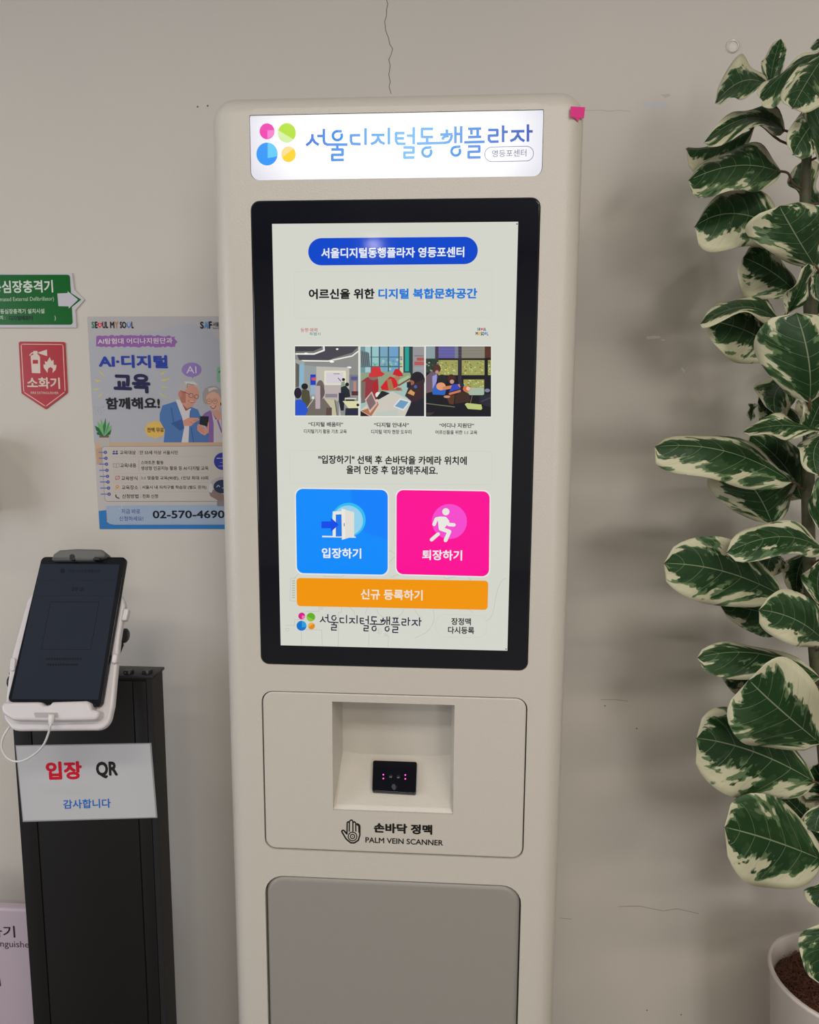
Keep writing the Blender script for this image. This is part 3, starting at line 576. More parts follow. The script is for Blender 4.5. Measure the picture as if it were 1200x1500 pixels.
# pink sticky note folded over the right edge
pn = Plane((HW-.011, .006, .44), Vector((.62, -.80, 0)), (.80, .62, 0))
pts_ = [(836.5, 155.8), (857.5, 157), (855.5, 173.5), (836, 171.2)]
V = [pn.at(x, y, .0012) for x, y in pts_]; Vb = [v-pn.n*.0004 for v in V]
m_ = mesh('sticky_note', V+Vb+[pn.at(841, 172, .0009), pn.at(847, 178, .0009), pn.at(850, 173, .0009)], [(0, 1, 2, 3), (7, 6, 5, 4), (0, 3, 7, 4), (1, 5, 6, 2), (0, 4, 5, 1), (3, 2, 6, 7), (8, 9, 10)], PINK)  # last triangle: small tail shaped in for the note's shadow
tag(m_, 'small bright pink sticky note on the upper right edge of the kiosk', 'sticky note')

# ================================================================== WALL SIGNS AND POSTER
def board(name, pl, pts, thick, m, label, cat, r=0, off=0):
    uvp = pxp(pl, rr(pts, r) if r else pts, thick); c = [sum(p[i] for p in uvp)/len(uvp) for i in (0, 1)]
    e = empty(name, pl.P(c[0], c[1], 0), label, cat); plate('backing', pl, uvp, m, e, thick, .0002); return e
c8 = (0, 380, 6.25)
WHT = mat('sign_white', (.60, .57, .60), .3)
aed = board('defibrillator_sign', KW, cc(*c8, [(-420, 125), (660, 125), (680, 280), (772, 370), (690, 465), (700, 625), (-400, 625)]), .003, WHT, 'green arrow sign for the defibrillator on the wall at the left edge', 'sign')
a = Pic('green_field', KW, GLOSSP, aed, .0031).crop(*c8)
GR = (0, 100, 30)
a.poly(rr([(-415, 140), (640, 140), (668, 598), (-400, 600)], [10, 26, 26, 10]), GR); a.poly([(618, 285), (744, 368), (632, 458)], GR); a.poly([(525, 312), (620, 308), (618, 290), (715, 368), (630, 450), (628, 430), (535, 428)], (205, 200, 210)); a.done()
for s_, x0, y0, x1, y1, b, c in (('자동심장충격기', -172, 197, 488, 312, .02, (215, 225, 212)), ('(Automated External Defibrillator)', -98, 348, 495, 396, .0, (190, 215, 185)), ('자동심장충격기 설치시설', -36, 455, 408, 500, .012, (205, 220, 200)), ('(설치위치 :', -110, 515, 50, 560, .01, (205, 220, 200)), ('디지털배움터', 85, 517, 300, 560, .02, (12, 22, 14)), (')', 500, 513, 512, 562, .01, (205, 220, 200))):
    text(KW, s_, x0, y0, x1, y1, c, GLOSSP, aed, .0034, b, -8*(x1-x0)/600, c8)
ext = board('extinguisher_sign', KW, rr(cc(*c8, [(170, 752), (594, 756), (617, 1222), (418, 1372), (196, 1226)]), [3, 3, 3, 1.5, 3]), .0025, mat('sign_red', lin((178, 22, 34)), .3), 'red pentagonal fire extinguisher sign pointing down, below the green sign', 'sign')
a = Pic('pictogram', KW, GLOSSP, ext, .0026).crop(*c8); WC = (222, 205, 192)
a.ring(rr([(193, 776), (576, 779), (596, 1212), (418, 1345), (218, 1215)], [16, 16, 8, 8, 8]), 7, (235, 190, 180))
a.poly(rr([(280, 880), (318, 868), (350, 870), (366, 890), (370, 1042), (292, 1040)], [14, 6, 6, 14, 4, 4]), WC); a.rect(300, 920, 348, 955, (185, 38, 48)); a.rect(305, 838, 342, 872, WC); a.poly([(355, 850), (430, 825), (432, 885), (358, 862)], WC); a.stroke([(305, 852), (285, 862), (270, 880)], 10, WC, cap=False); a.rect(342, 846, 356, 862, (215, 140, 135))
a.poly([(435, 1040), (400, 990), (398, 960), (415, 965), (410, 930), (430, 940), (455, 893), (470, 930), (490, 920), (492, 965), (518, 968), (510, 1010), (480, 1040), (485, 1000), (462, 985), (440, 1000)], WC); a.done()
text(KW, '소화기', 250, 1076, 552, 1180, WC, GLOSSP, ext, .0029, .02, 6, c8); text(KW, 'FIRE EXTINGUISHER', 282, 1210, 537, 1232, WC, GLOSSP, ext, .0029, .0, 2, c8)

c6, c7 = (120, 450, 5.4545), (120, 600, 5.217)
PB = mat('poster_paper', lin((192, 186, 184)), .45)
po = board('poster', KW, [(127.5, 464), (341, 463.5), (343, 774), (145.5, 775.5)], .0006, PB, 'class poster of an older couple with a phone, half behind the kiosk', 'poster')
a = Pic('poster_print', KW, PRINT, po, .0007).crop(*c6)
BG = (178, 180, 188)
a.poly([(45, 75), (1200, 72), (1210, 1085), (98, 1085)], (187, 183, 184)); a.poly([(55, 270), (110, 235), (400, 215), (620, 190), (720, 145), (860, 128), (1000, 165), (1090, 250), (1210, 300), (1210, 1085), (98, 1085)], BG)
PU = (150, 98, 168); br = []
for i in range(40): br.append((115+i*16.2, 225+random.random()*14-8*math.sin(i/39*PI)))
for i in range(6): br.append((765-abs(i-3)*9, 250+i*9))
for i in range(40): br.append((745-i*16.2, 310+random.random()*14))
a.poly(br, PU)
def heart(p, x, y, s, col): p.poly([(x, y+s), (x-s*.85, y-.05*s), (x-s*.8, y-.65*s), (x-s*.4, y-.85*s), (x, y-.45*s), (x+s*.4, y-.85*s), (x+s*.8, y-.65*s), (x+s*.85, y-.05*s)], col)
heart(a, 144, 143, 24, (225, 50, 70)); heart(a, 144, 143, 10, (230, 170, 175)); a.stroke([(360, 128), (362, 150), (375, 163), (388, 150), (390, 128)], 10, (80, 125, 205), cap=False); a.disc(367, 122, 5, (110, 150, 210), n=8); a.disc(383, 122, 5, (110, 150, 210), n=8)
for q in ([(130, 505), (185, 548), (160, 540)], [(100, 578), (160, 588), (120, 592)], [(85, 655), (150, 648), (110, 662)], [(125, 720), (170, 686), (150, 712)], [(625, 535), (670, 508), (650, 532)], [(630, 582), (712, 566), (660, 588)], [(630, 632), (695, 638), (650, 644)], [(610, 682), (690, 725), (650, 712)]):
    x_ = sum(t[0] for t in q)/3; y_ = sum(t[1] for t in q)/3; a.poly([(x_+(x-x_)*1.08, y_+(y-y_)*1.25) for x, y in q], (222, 208, 70))
a.disc(877, 500, 80, (150, 125, 188), 58); a.poly([(868, 548), (900, 548), (886, 568)], (150, 125, 188)); a.rect(1078, 478, 1160, 602, (130, 180, 145), r=18); a.stroke([(1095, 520), (1120, 500), (1140, 520)], 9, (50, 95, 70))
for _ in range(24): a.disc(95+random.random()*90, 790+random.random()*75, 2.2, (120, 120, 140), n=6, step=False)
# yellow badge
a.poly([(588+84*math.cos(t)*(1+.05*math.cos(8*t)), 978+66*math.sin(t)*(1+.05*math.cos(8*t))) for t in [i*2*PI/48 for i in range(48)]], (226, 186, 92))
# the couple
a.crop(220, 500, 10)
BL_, BD, SK, SKD = (78, 120, 178), (54, 92, 150), (212, 152, 132), (182, 118, 100)
a.poly([(140, 1060), (180, 940), (370, 880), (470, 1000), (600, 960), (700, 1000), (740, 1100), (730, 1210), (860, 1350), (860, 1500), (195, 1500), (215, 1300), (140, 1160)], BL_)
a.poly([(380, 850), (440, 860), (530, 1010), (600, 980), (580, 1080), (560, 1500), (455, 1500), (500, 1260), (470, 1120), (400, 930)], (214, 208, 210)); a.poly([(440, 860), (520, 1020), (545, 1010), (600, 960), (540, 960)], (150, 96, 80))
a.stroke([(310, 970), (345, 1190), (400, 1200)], 14, BD, cap=False); a.poly([(470, 1140), (500, 1270), (440, 1310), (300, 1200)], BD); a.stroke([(590, 1010), (580, 1110)], 10, BD, cap=False); a.stroke([(600, 1260), (640, 1500)], 14, BD, cap=False)
a.poly([(420, 720), (450, 640), (560, 600), (690, 650), (720, 760), (690, 850), (630, 950), (540, 985), (470, 920), (430, 830)], SK); a.poly([(430, 700), (520, 740), (520, 900), (460, 900), (425, 810)], SKD); a.disc(438, 775, 26, (200, 130, 112), 42)
a.poly([(420, 740), (430, 640), (500, 575), (610, 565), (700, 600), (740, 660), (725, 740), (700, 690), (640, 645), (560, 640), (530, 700), (490, 735), (450, 715)], (186, 182, 180)); a.poly([(500, 590), (640, 590), (700, 640), (600, 625), (540, 640)], (212, 210, 208)); a.stroke([(540, 680), (545, 620), (640, 640)], 10, (130, 118, 112), cap=False)
a.ring(arc(600, 795, 32, 0, 2*PI, 16), 6, (60, 48, 44)); a.ring(arc(680, 810, 30, 0, 2*PI, 16), 6, (60, 48, 44)); a.stroke([(470, 735), (575, 775)], 7, (70, 56, 50)); a.stroke([(560, 870), (610, 900), (650, 880)], 9, (150, 60, 60), curve=True); a.stroke([(575, 880), (640, 885)], 5, (238, 230, 225)); a.stroke([(640, 800), (650, 850), (630, 860)], 7, SKD); a.stroke([(575, 755), (630, 765)], 6, (150, 130, 122))
a.poly([(480, 1160), (560, 1120), (700, 1120), (725, 1150), (650, 1190), (600, 1240), (500, 1240)], (215, 150, 128)); a.stroke([(640, 1160), (700, 1150)], 8, SKD); a.stroke([(590, 1180), (640, 1220)], 8, SKD)
a.poly([(800, 740), (840, 680), (930, 650), (1020, 690), (1060, 780), (1060, 930), (1000, 1020), (920, 1010), (840, 920), (800, 870)], (222, 170, 148))
a.poly([(770, 860), (765, 760), (800, 690), (880, 655), (960, 650), (1040, 700), (1090, 780), (1080, 920), (1040, 850), (1000, 770), (930, 735), (870, 760), (825, 800), (815, 880), (840, 930), (790, 910)], (165, 156, 152)); a.poly([(850, 690), (940, 670), (1000, 700), (930, 705), (860, 740)], (205, 200, 196))
a.ring(arc(860, 880, 38, 0, 2*PI, 16), 5, (110, 88, 80)); a.ring(arc(950, 880, 36, 0, 2*PI, 16), 5, (110, 88, 80)); a.stroke([(898, 878), (915, 878)], 5, (110, 88, 80)); a.stroke([(885, 955), (925, 985), (965, 945)], 12, (165, 52, 62), curve=True); a.stroke([(900, 962), (945, 962)], 6, (240, 232, 228)); a.stroke([(840, 878), (880, 880)], 7, (70, 50, 46)); a.stroke([(930, 876), (968, 872)], 7, (70, 50, 46)); a.disc(1040, 918, 12, (25, 20, 22), 26)
VI = (140, 100, 165); a.poly([(740, 1120), (800, 1050), (880, 1010), (960, 1120), (1050, 1100), (1200, 1160), (1200, 1500), (850, 1500), (860, 1330)], VI); a.poly([(900, 1030), (960, 1150), (1040, 1110), (1060, 1500), (930, 1500), (930, 1200)], (205, 196, 196)); a.poly([(900, 1030), (980, 1000), (1040, 1060), (1050, 1130), (1000, 1160), (950, 1100)], (212, 158, 138)); a.stroke([(990, 1160), (1050, 1330)], 24, VI)
a.poly([(735, 1095), (860, 1100), (845, 1250), (720, 1215)], (30, 30, 36)); a.poly([(690, 1230), (720, 1210), (830, 1290), (850, 1180), (862, 1190), (858, 1330), (800, 1380), (740, 1350), (690, 1300)], (216, 152, 132))
for y in (1235, 1262, 1290): a.stroke([(700, y), (790, y+48)], 6, SKD)
# potted plant on the printed shelf
a.crop(*c7)
a.poly([(100, 252), (1150, 250), (1150, 284), (150, 284), (150, 420), (112, 420)], (205, 172, 140)); a.poly([(108, 300), (150, 284), (150, 420), (116, 420)], (194, 160, 132)); a.poly([(122, 208), (215, 204), (208, 286), (140, 288)], (188, 180, 174)); a.poly([(130, 200), (208, 198), (205, 214), (134, 214)], (120, 92, 70))
for q in ([(165, 200), (140, 150), (145, 70), (170, 120)], [(168, 200), (160, 130), (182, 62), (185, 130)], [(165, 205), (110, 160), (98, 122), (150, 150)], [(170, 205), (190, 150), (228, 118), (220, 160)], [(168, 208), (115, 190), (112, 172), (150, 178)], [(172, 206), (200, 175), (226, 150), (216, 190)], [(165, 200), (120, 120), (118, 90), (155, 130)], [(172, 200), (196, 110), (212, 90), (206, 140)]): a.poly(q, random.choice([(48, 128, 62), (82, 160, 92), (36, 104, 52), (120, 180, 120)]))
# note pad
nr = rr([(150, 282), (1190, 276), (1190, 700), (176, 702)], 24)
a.poly(nr, (198, 191, 182)); a.ring(nr, 3, (130, 120, 130))
for i, y in enumerate((327, 372, 417, 464, 510, 553, 600, 646)): a.stroke([(130+i*2.4, y), (180+i*4, y)], 9, (118, 122, 178)); a.disc(180+i*4, y, 13, (82, 86, 160)); a.disc(180+i*4, y, 5, (150, 150, 200), n=10)
for y, x0 in ((362, 230), (488, 236), (560, 240), (632, 244)): a.stroke([(x0, y), (965, y-4)], 1.6, (178, 172, 168), cap=False)
for x, y0, y1 in ((430, 312, 345), (434, 380, 472), (444, 508, 542), (446, 578, 612), (449, 646, 678)): a.stroke([(x, y0), (x+1, y1)], 2, (150, 146, 150), cap=False)
NV_ = (52, 62, 138)
for x in (244, 266): a.disc(x, 320, 7, NV_); a.poly(rr([(x-11, 342), (x-9, 330), (x+9, 330), (x+11, 342)], 4), NV_)
a.ring([(240, 412), (262, 416), (284, 410), (284, 438), (262, 443), (240, 440)], 3, (140, 135, 130)); a.stroke([(262, 416), (262, 443)], 3, (140, 135, 130)); a.ring(rr([(258, 510), (290, 505), (285, 530), (255, 538)], 8), 4, (215, 100, 115)); a.stroke([(258, 538), (285, 508)], 3, (215, 100, 115)); a.poly([(270, 608), (256, 590), (262, 578), (278, 578), (284, 590)], (222, 150, 60)); a.disc(270, 588, 4, (212, 205, 196)); a.ring([(252, 600), (252, 612), (288, 610), (288, 600)], 3, (222, 180, 120), False); a.stroke([(260, 652), (262, 668), (284, 678)], 8, (60, 55, 100), curve=True)
a.disc(1075, 395, 66, (48, 56, 150)); a.stroke([(1032, 372), (1058, 372)], 5, (200, 205, 230)); a.stroke([(1066, 372), (1090, 370)], 5, (200, 205, 230)); a.stroke([(1045, 432), (1090, 430)], 4, (150, 158, 210)); a.stroke([(1056, 404), (1080, 403)], 4, (150, 158, 210))
# bottom band
a.poly([(128, 775), (185, 768), (190, 860), (240, 880), (1190, 880), (1190, 912), (136, 912)], (46, 122, 190)); a.poly(rr([(182, 735), (1190, 728), (1190, 877), (200, 876)], [16, 0, 0, 28]), (160, 178, 200)); a.stroke([(280, 752), (292, 760)], 4, (220, 200, 180)); a.stroke([(302, 738), (306, 752)], 4, (220, 200, 180))
# small printed robot
a.poly(rr([(1035, 690), (1110, 690), (1120, 740), (1030, 738)], 10), (140, 130, 138)); a.disc(1075, 600, 105, (178, 174, 176), 88); a.poly([(972, 625), (1010, 610), (1120, 670), (1120, 700), (1040, 695), (980, 660)], (142, 118, 114)); a.disc(1072, 588, 66, (44, 50, 78), 52); a.stroke([(1030, 592), (1042, 578), (1054, 590)], 6, (150, 190, 225)); a.stroke([(1074, 600), (1092, 596)], 6, (150, 190, 225)); a.disc(985, 600, 16, (205, 200, 200), 36)
a.done('printed couple, notebook panel, leafy plant and blue band')
PO = .0007+(a.k+3)*LAY
def pt(s, x0, y0, x1, y1, col, crop, b=.01, dyr=0): text(KW, s, x0, y0, x1, y1, col, PRINT, po, PO, b, dyr, crop)
KK = (26, 26, 32)
for s_, x0, x1, c in (('S', 78, 101, (30, 130, 85)), ('E', 105, 126, KK), ('UL', 164, 210, KK), ('M', 226, 260, KK), ('Y', 262, 291, (190, 135, 50)), ('SO', 304, 354, KK), ('L', 396, 413, KK)): pt(s_, x0, 115, x1, 168, c, c6, .03)
pt('S', 945, 115, 974, 172, KK, c6, .03); pt('AI', 978, 115, 1012, 172, (70, 150, 215), c6, .03); pt('F', 1016, 113, 1040, 172, KK, c6, .03); pt('서울AI재단', 1047, 118, 1170, 155, KK, c6, .01); pt('Seoul AI Foundation', 1047, 160, 1170, 173, KK, c6, 0)
pt('AI탐험대 어디나지원단과', 128, 249, 725, 296, (226, 214, 224), c6, .015, -6)
pt('AI·디지털', 135, 378, 688, 483, (38, 62, 165), c6, .032, 6); pt('교육', 255, 525, 550, 680, (32, 32, 78), c6, .04, 10); pt('함께해요!', 192, 722, 625, 818, (28, 28, 32), c6, .03, -4)
pt('AI', 835, 472, 917, 528, (225, 215, 230), c6, .0); pt('전액 무료', 522, 962, 655, 1000, (70, 50, 30), c6, .01)
for s_, x0, y0, x1, y1 in (('교육대상', 290, 313, 412, 343), ('만 55세 이상 서울시민', 443, 313, 733, 343), ('교육내용', 293, 411, 416, 443), ('스마트폰 활용', 452, 390, 624, 419), ('생성형 인공지능 활용 등 AI·디지털 교육', 452, 433, 967, 463), ('교육방식', 302, 509, 425, 541), ('1:1 맞춤형 교육(90분), 1인당 최대 10회', 458, 508, 965, 541), ('교육장소', 305, 579, 430, 611), ('서울시 내 자치구별 학습장 (별도 문의)', 460, 580, 952, 611), ('신청방법', 307, 646, 432, 678), ('전화 신청', 463, 647, 582, 677)):
    pt(s_, x0, y0, x1, y1, (48, 44, 46), c7, .008)
pt('지금 바로', 303, 760, 447, 796, (58, 66, 140), c7, .008); pt('신청하세요!', 286, 815, 470, 851, (58, 66, 140), c7, .008); pt('02-570-4690', 542, 772, 1092, 832, (16, 18, 26), c7, .02, -2)

# ================================================================== FIRE EXTINGUISHER STAND at lower left, behind the post
EY = .26; EP = Plane((0, EY, 0), (0, -1, 0))
ex_r = EP.at(60, 1332).x; ez = EP.at(20, 1332).z
eb = empty('extinguisher_cover', (ex_r-.15, EY+.05, FLOOR), 'lavender white fire extinguisher cover on the floor behind the black post', 'extinguisher cover')
plate('cover_body', EP, rr([(ex_r-.30, FLOOR+.005), (ex_r, FLOOR+.005), (ex_r, ez), (ex_r-.30, ez)], [.01, .01, .03, .03]), EXTB, eb, 0, -.018, .005)
c9 = (0, 1200, 4)
text(EP, '소화기', -150, 622, 90, 690, (48, 40, 48), PRINT, eb, .0005, .01, 4, c9); text(EP, 'Fire extinguisher', -190, 704, 196, 752, (70, 62, 70), PRINT, eb, .0005, .0, 14, c9)
a = Pic('printed_marks', EP, PRINT, eb, .0004).crop(*c9); a.stroke([(-4, 935), (2, 975)], 8, (60, 52, 60)); a.done()

# ================================================================== TABLET STAND
PY = .165; FP = Plane((0, PY, 0), (0, -1, 0)); PD = .045
stand = empty('tablet_stand', (-.56, PY+.02, FLOOR), 'black flat metal post with a white adjustable tablet holder', 'tablet stand')
xl = FP.at(20, 1070).x; xr = FP.at(228, 1100).x; zt = FP.at(215, 993).z
xg0 = FP.at(48, 1090).x; xg1 = FP.at(199, 1090).x
box('post', (xl, PY+.001, FLOOR+.01), (xr-.002, PY+PD, zt-.0005), BLACKM, stand, .001, 1)
for x0, x1 in ((xl, xg0-.001), (xg0+.001, xg1-.001), (xg1+.001, xr-.012)): box('front_panel', (x0, PY-.002, FLOOR+.01), (x1, PY+.0015, zt-.006), BLACKM, stand, .0012, 2)
box('side_rail', (xr-.011, PY-.003, FLOOR+.01), (xr, PY+PD-.001, zt-.001), BLACKSIDE, stand, .001, 1)
box('top_cap', (xl, PY-.003, zt-.0008), (xr+.003, PY+PD+.002, zt+.004), BLACKSIDE, stand, .0012, 2)
for px_ in (189, 216): P_ = Plane((0, 0, zt+.004), (0, 0, 1), (1, 0, 0)).at(px_, 985.5); lathe('screw_knob', [(0, .006), (.0075, .006), (.009, .004), (.009, 0)], P_, BLACK, stand, 18)
box('foot_plate', (xl-.06, PY-.14, FLOOR), (xr+.06, PY+.07, FLOOR+.0105), BLACKM, stand, .003, 2)
# tablet frame
TC = Vector((-.5461, .1023, -.3111)); ty, tt = .0233, .512
tex = Vector((math.cos(ty), math.sin(ty), 0)); tn = Vector((-math.sin(ty), math.cos(ty), 0))
tup = Vector((0, 0, 1))*math.cos(tt)+tn*math.sin(tt); tf = -(tn*math.cos(tt)-Vector((0, 0, 1))*math.sin(tt))
TP = Plane(TC, tf, tex)
tab = empty('tablet', TC, 'dark-screened black tablet leaning back in the white holder', 'tablet')
body = rr(pxp(TP, [(61, 815.5), (185, 816), (148, 1036), (10.5, 1028)]), .008)
tb = plate('tablet_body', TP, body, mat('tablet_case', (.006, .006, .008), .22, spec=.3), tab, 0, -.008, .0012)
cA = (0, 780, 4.444)
sc_ = Pic('dim_screen', TP, DIMSCREEN, tb, .00015).crop(*cA)
sc_.poly([(262, 205), (778, 208), (640, 1088), (75, 1085)], (32, 37, 47))
DK, LT = (18, 21, 27), (52, 56, 62)
sc_.stroke([(245, 312), (752, 312)], 2, DK, cap=False); sc_.stroke([(232, 412), (742, 412)], 2, DK, cap=False)
sc_.ring([(330, 452), (645, 452), (590, 762), (268, 760)], 3, (12, 14, 18)); sc_.disc(408, 250, 16, DK)
for i in range(14): sc_.rect(298+i*17, 816, 311+i*17, 830, DK); 
for i in range(12): sc_.rect(306+i*17, 853, 319+i*17, 867, DK)
sc_.done('nearly black screen page with an empty square outline')
text(TP, '서울디지털동행플라자', 440, 240, 650, 262, DK, DIMSCREEN, tb, .0006, .0, 0, cA); text(TP, '입장 QR', 463, 354, 546, 382, (14, 16, 20), DIMSCREEN, tb, .0006, .01, 0, cA)
# holder: back plate, lower lip, top clip, knobs, bracket
def hpl(name, pts, r, m, f, b, bev, parent=stand, crop=cA, label=None):
    o = plate(name, TP, rr(pxp(TP, cc(*crop, pts), f), r), m, parent, f, b, bev)
    if label: o['label'] = label
    return o
hpl('holder_plate', [(175, 440), (215, 385), (790, 400), (812, 470), (775, 700), (735, 1130), (700, 1285), (80, 1290), (20, 1210), (60, 880), (78, 790)], [.008, .012, .012, .012, .02, .02, .032, .02, .012, .01, .01], WHITEP, -.0095, -.020, .004, label='white tablet back plate')
hpl('side_grip', [(805, 492), (838, 498), (820, 572), (786, 572)], .003, WHITEP, -.006, -.016, .002); hpl('side_grip', [(728, 786), (765, 790), (755, 852), (722, 850)], .004, WHITEP, -.002, -.015, .003); hpl('side_grip', [(65, 815), (100, 815), (92, 905), (60, 900)], .004, WHITEP, -.006, -.016, .002)
lip = hpl('holder_lip', [(28, 1103), (240, 1102), (262, 1104), (285, 1124), (318, 1124), (338, 1102), (560, 1095), (582, 1108), (595, 1150), (650, 1160), (630, 1220), (350, 1226), (80, 1222), (10, 1178), (2, 1125)], [.004, 0, .004, .004, .004, .004, .004, .004, .004, .006, .008, .0, .012, .012, .008], WHITEP, .011, -.010, .005, label='white rounded lip with a notch and cable slot')
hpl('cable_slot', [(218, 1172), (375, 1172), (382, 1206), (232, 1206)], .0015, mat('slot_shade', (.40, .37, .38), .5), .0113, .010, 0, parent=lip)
clip = hpl('top_clip', [(330, 178), (345, 140), (385, 112), (500, 104), (660, 108), (685, 128), (682, 158), (620, 168), (600, 178)], [.002, .006, .006, .004, .008, .004, .003, .003, .002], CLIPG, .010, -.014, .004, label='grey rubber clip')
hpl('clip_notch', [(455, 180), (452, 150), (470, 138), (486, 150), (486, 180)], .002, BLACK, .0104, .004, 0, parent=clip); hpl('clip_notch', [(600, 178), (618, 158), (645, 162), (650, 178)], .001, BLACK, .0104, .004, 0, parent=clip)
B_ = Plane((0, .135, 0), (0, -1, 0))
for (x, y, h) in ((182, 931, 1), (23, 998, -1)):
    P_ = B_.at(x, y); lathe('knob', [(0, -.010), (.0105, -.010), (.0125, -.007), (.0125, .003), (.009, .006), (0, .006)], P_, BLACK, stand, 12, 'x')
kp = [B_.at(178, 942), B_.at(172, 972), B_.at(160, 990)]
tube('bracket_arm', [B_.at(176, 925), B_.at(178, 945), B_.at(171, 962), B_.at(166, 985)], .004, BLACK, stand)
# neck that joins the holder to the post top
tube('neck', [TC-tf*.02-tup*.03, TC-tf*.045-tup*.05, Vector((-.555, PY+.02, zt+.012)), Vector((-.555, PY+.02, zt))], [.014, .014, .016, .02], BLACK, stand, 14)
# charging cable
cab = []
for x, y, yy in ((335, 470-60, .020), (330, 450, .012), (318, 500, .015), (285, 580, .02), (230, 640, .03), (150, 685, .04), (85, 687, .045), (35, 655, .045), (10, 595, .045), (22, 530, .045), (60, 470, .05), (105, 435, .07), (125, 425, .11)):
    cab.append(Plane((0, yy, 0), (0, -1, 0)).at(x/4.444, 960+y/4.444))
ce = empty('charging_cable', cab[0], 'thin white charging cable looping below the tablet holder', 'cable')
tube('cord', spline(cab, 7), .0017, CABLE, ce, 8)
tube('plug', [cab[0]+tup*.006+tf*.002, cab[0], cab[1]], [.0046, .0050, .0032], CABLE, ce, 10)

# paper notice on the post
NP = Plane((0, PY-.0030, 0), (0, -1, 0))
sheet = [(100, 585), (985, 570), (1025, 1058), (148, 1085)]
ns = board('paper_notice', NP, cc(0, 960, 4.444, sheet), .0006, mat('laminate', (.30, .30, .31), .15, spec=.6), 'laminated white notice with red and blue Korean lettering taped on the post', 'notice')
a = Pic('paper_sheet', NP, GLOSSP, ns, .0007).crop(0, 960, 4.444); a.poly([(105, 592), (975, 577), (1015, 1052), (153, 1076)], (196, 196, 199)); a.done()
cB = (0, 960, 4.444)
text(NP, '입장', 302, 693, 538, 812, (205, 18, 48), PRINT, ns, .0009, .035, -5, cB); text(NP, 'QR', 628, 693, 770, 803, (32, 30, 30), PRINT, ns, .0009, .034, -4, cB); text(NP, '감사합니다', 413, 940, 723, 1000, (40, 108, 190), PRINT, ns, .0009, .02, -8, cB)

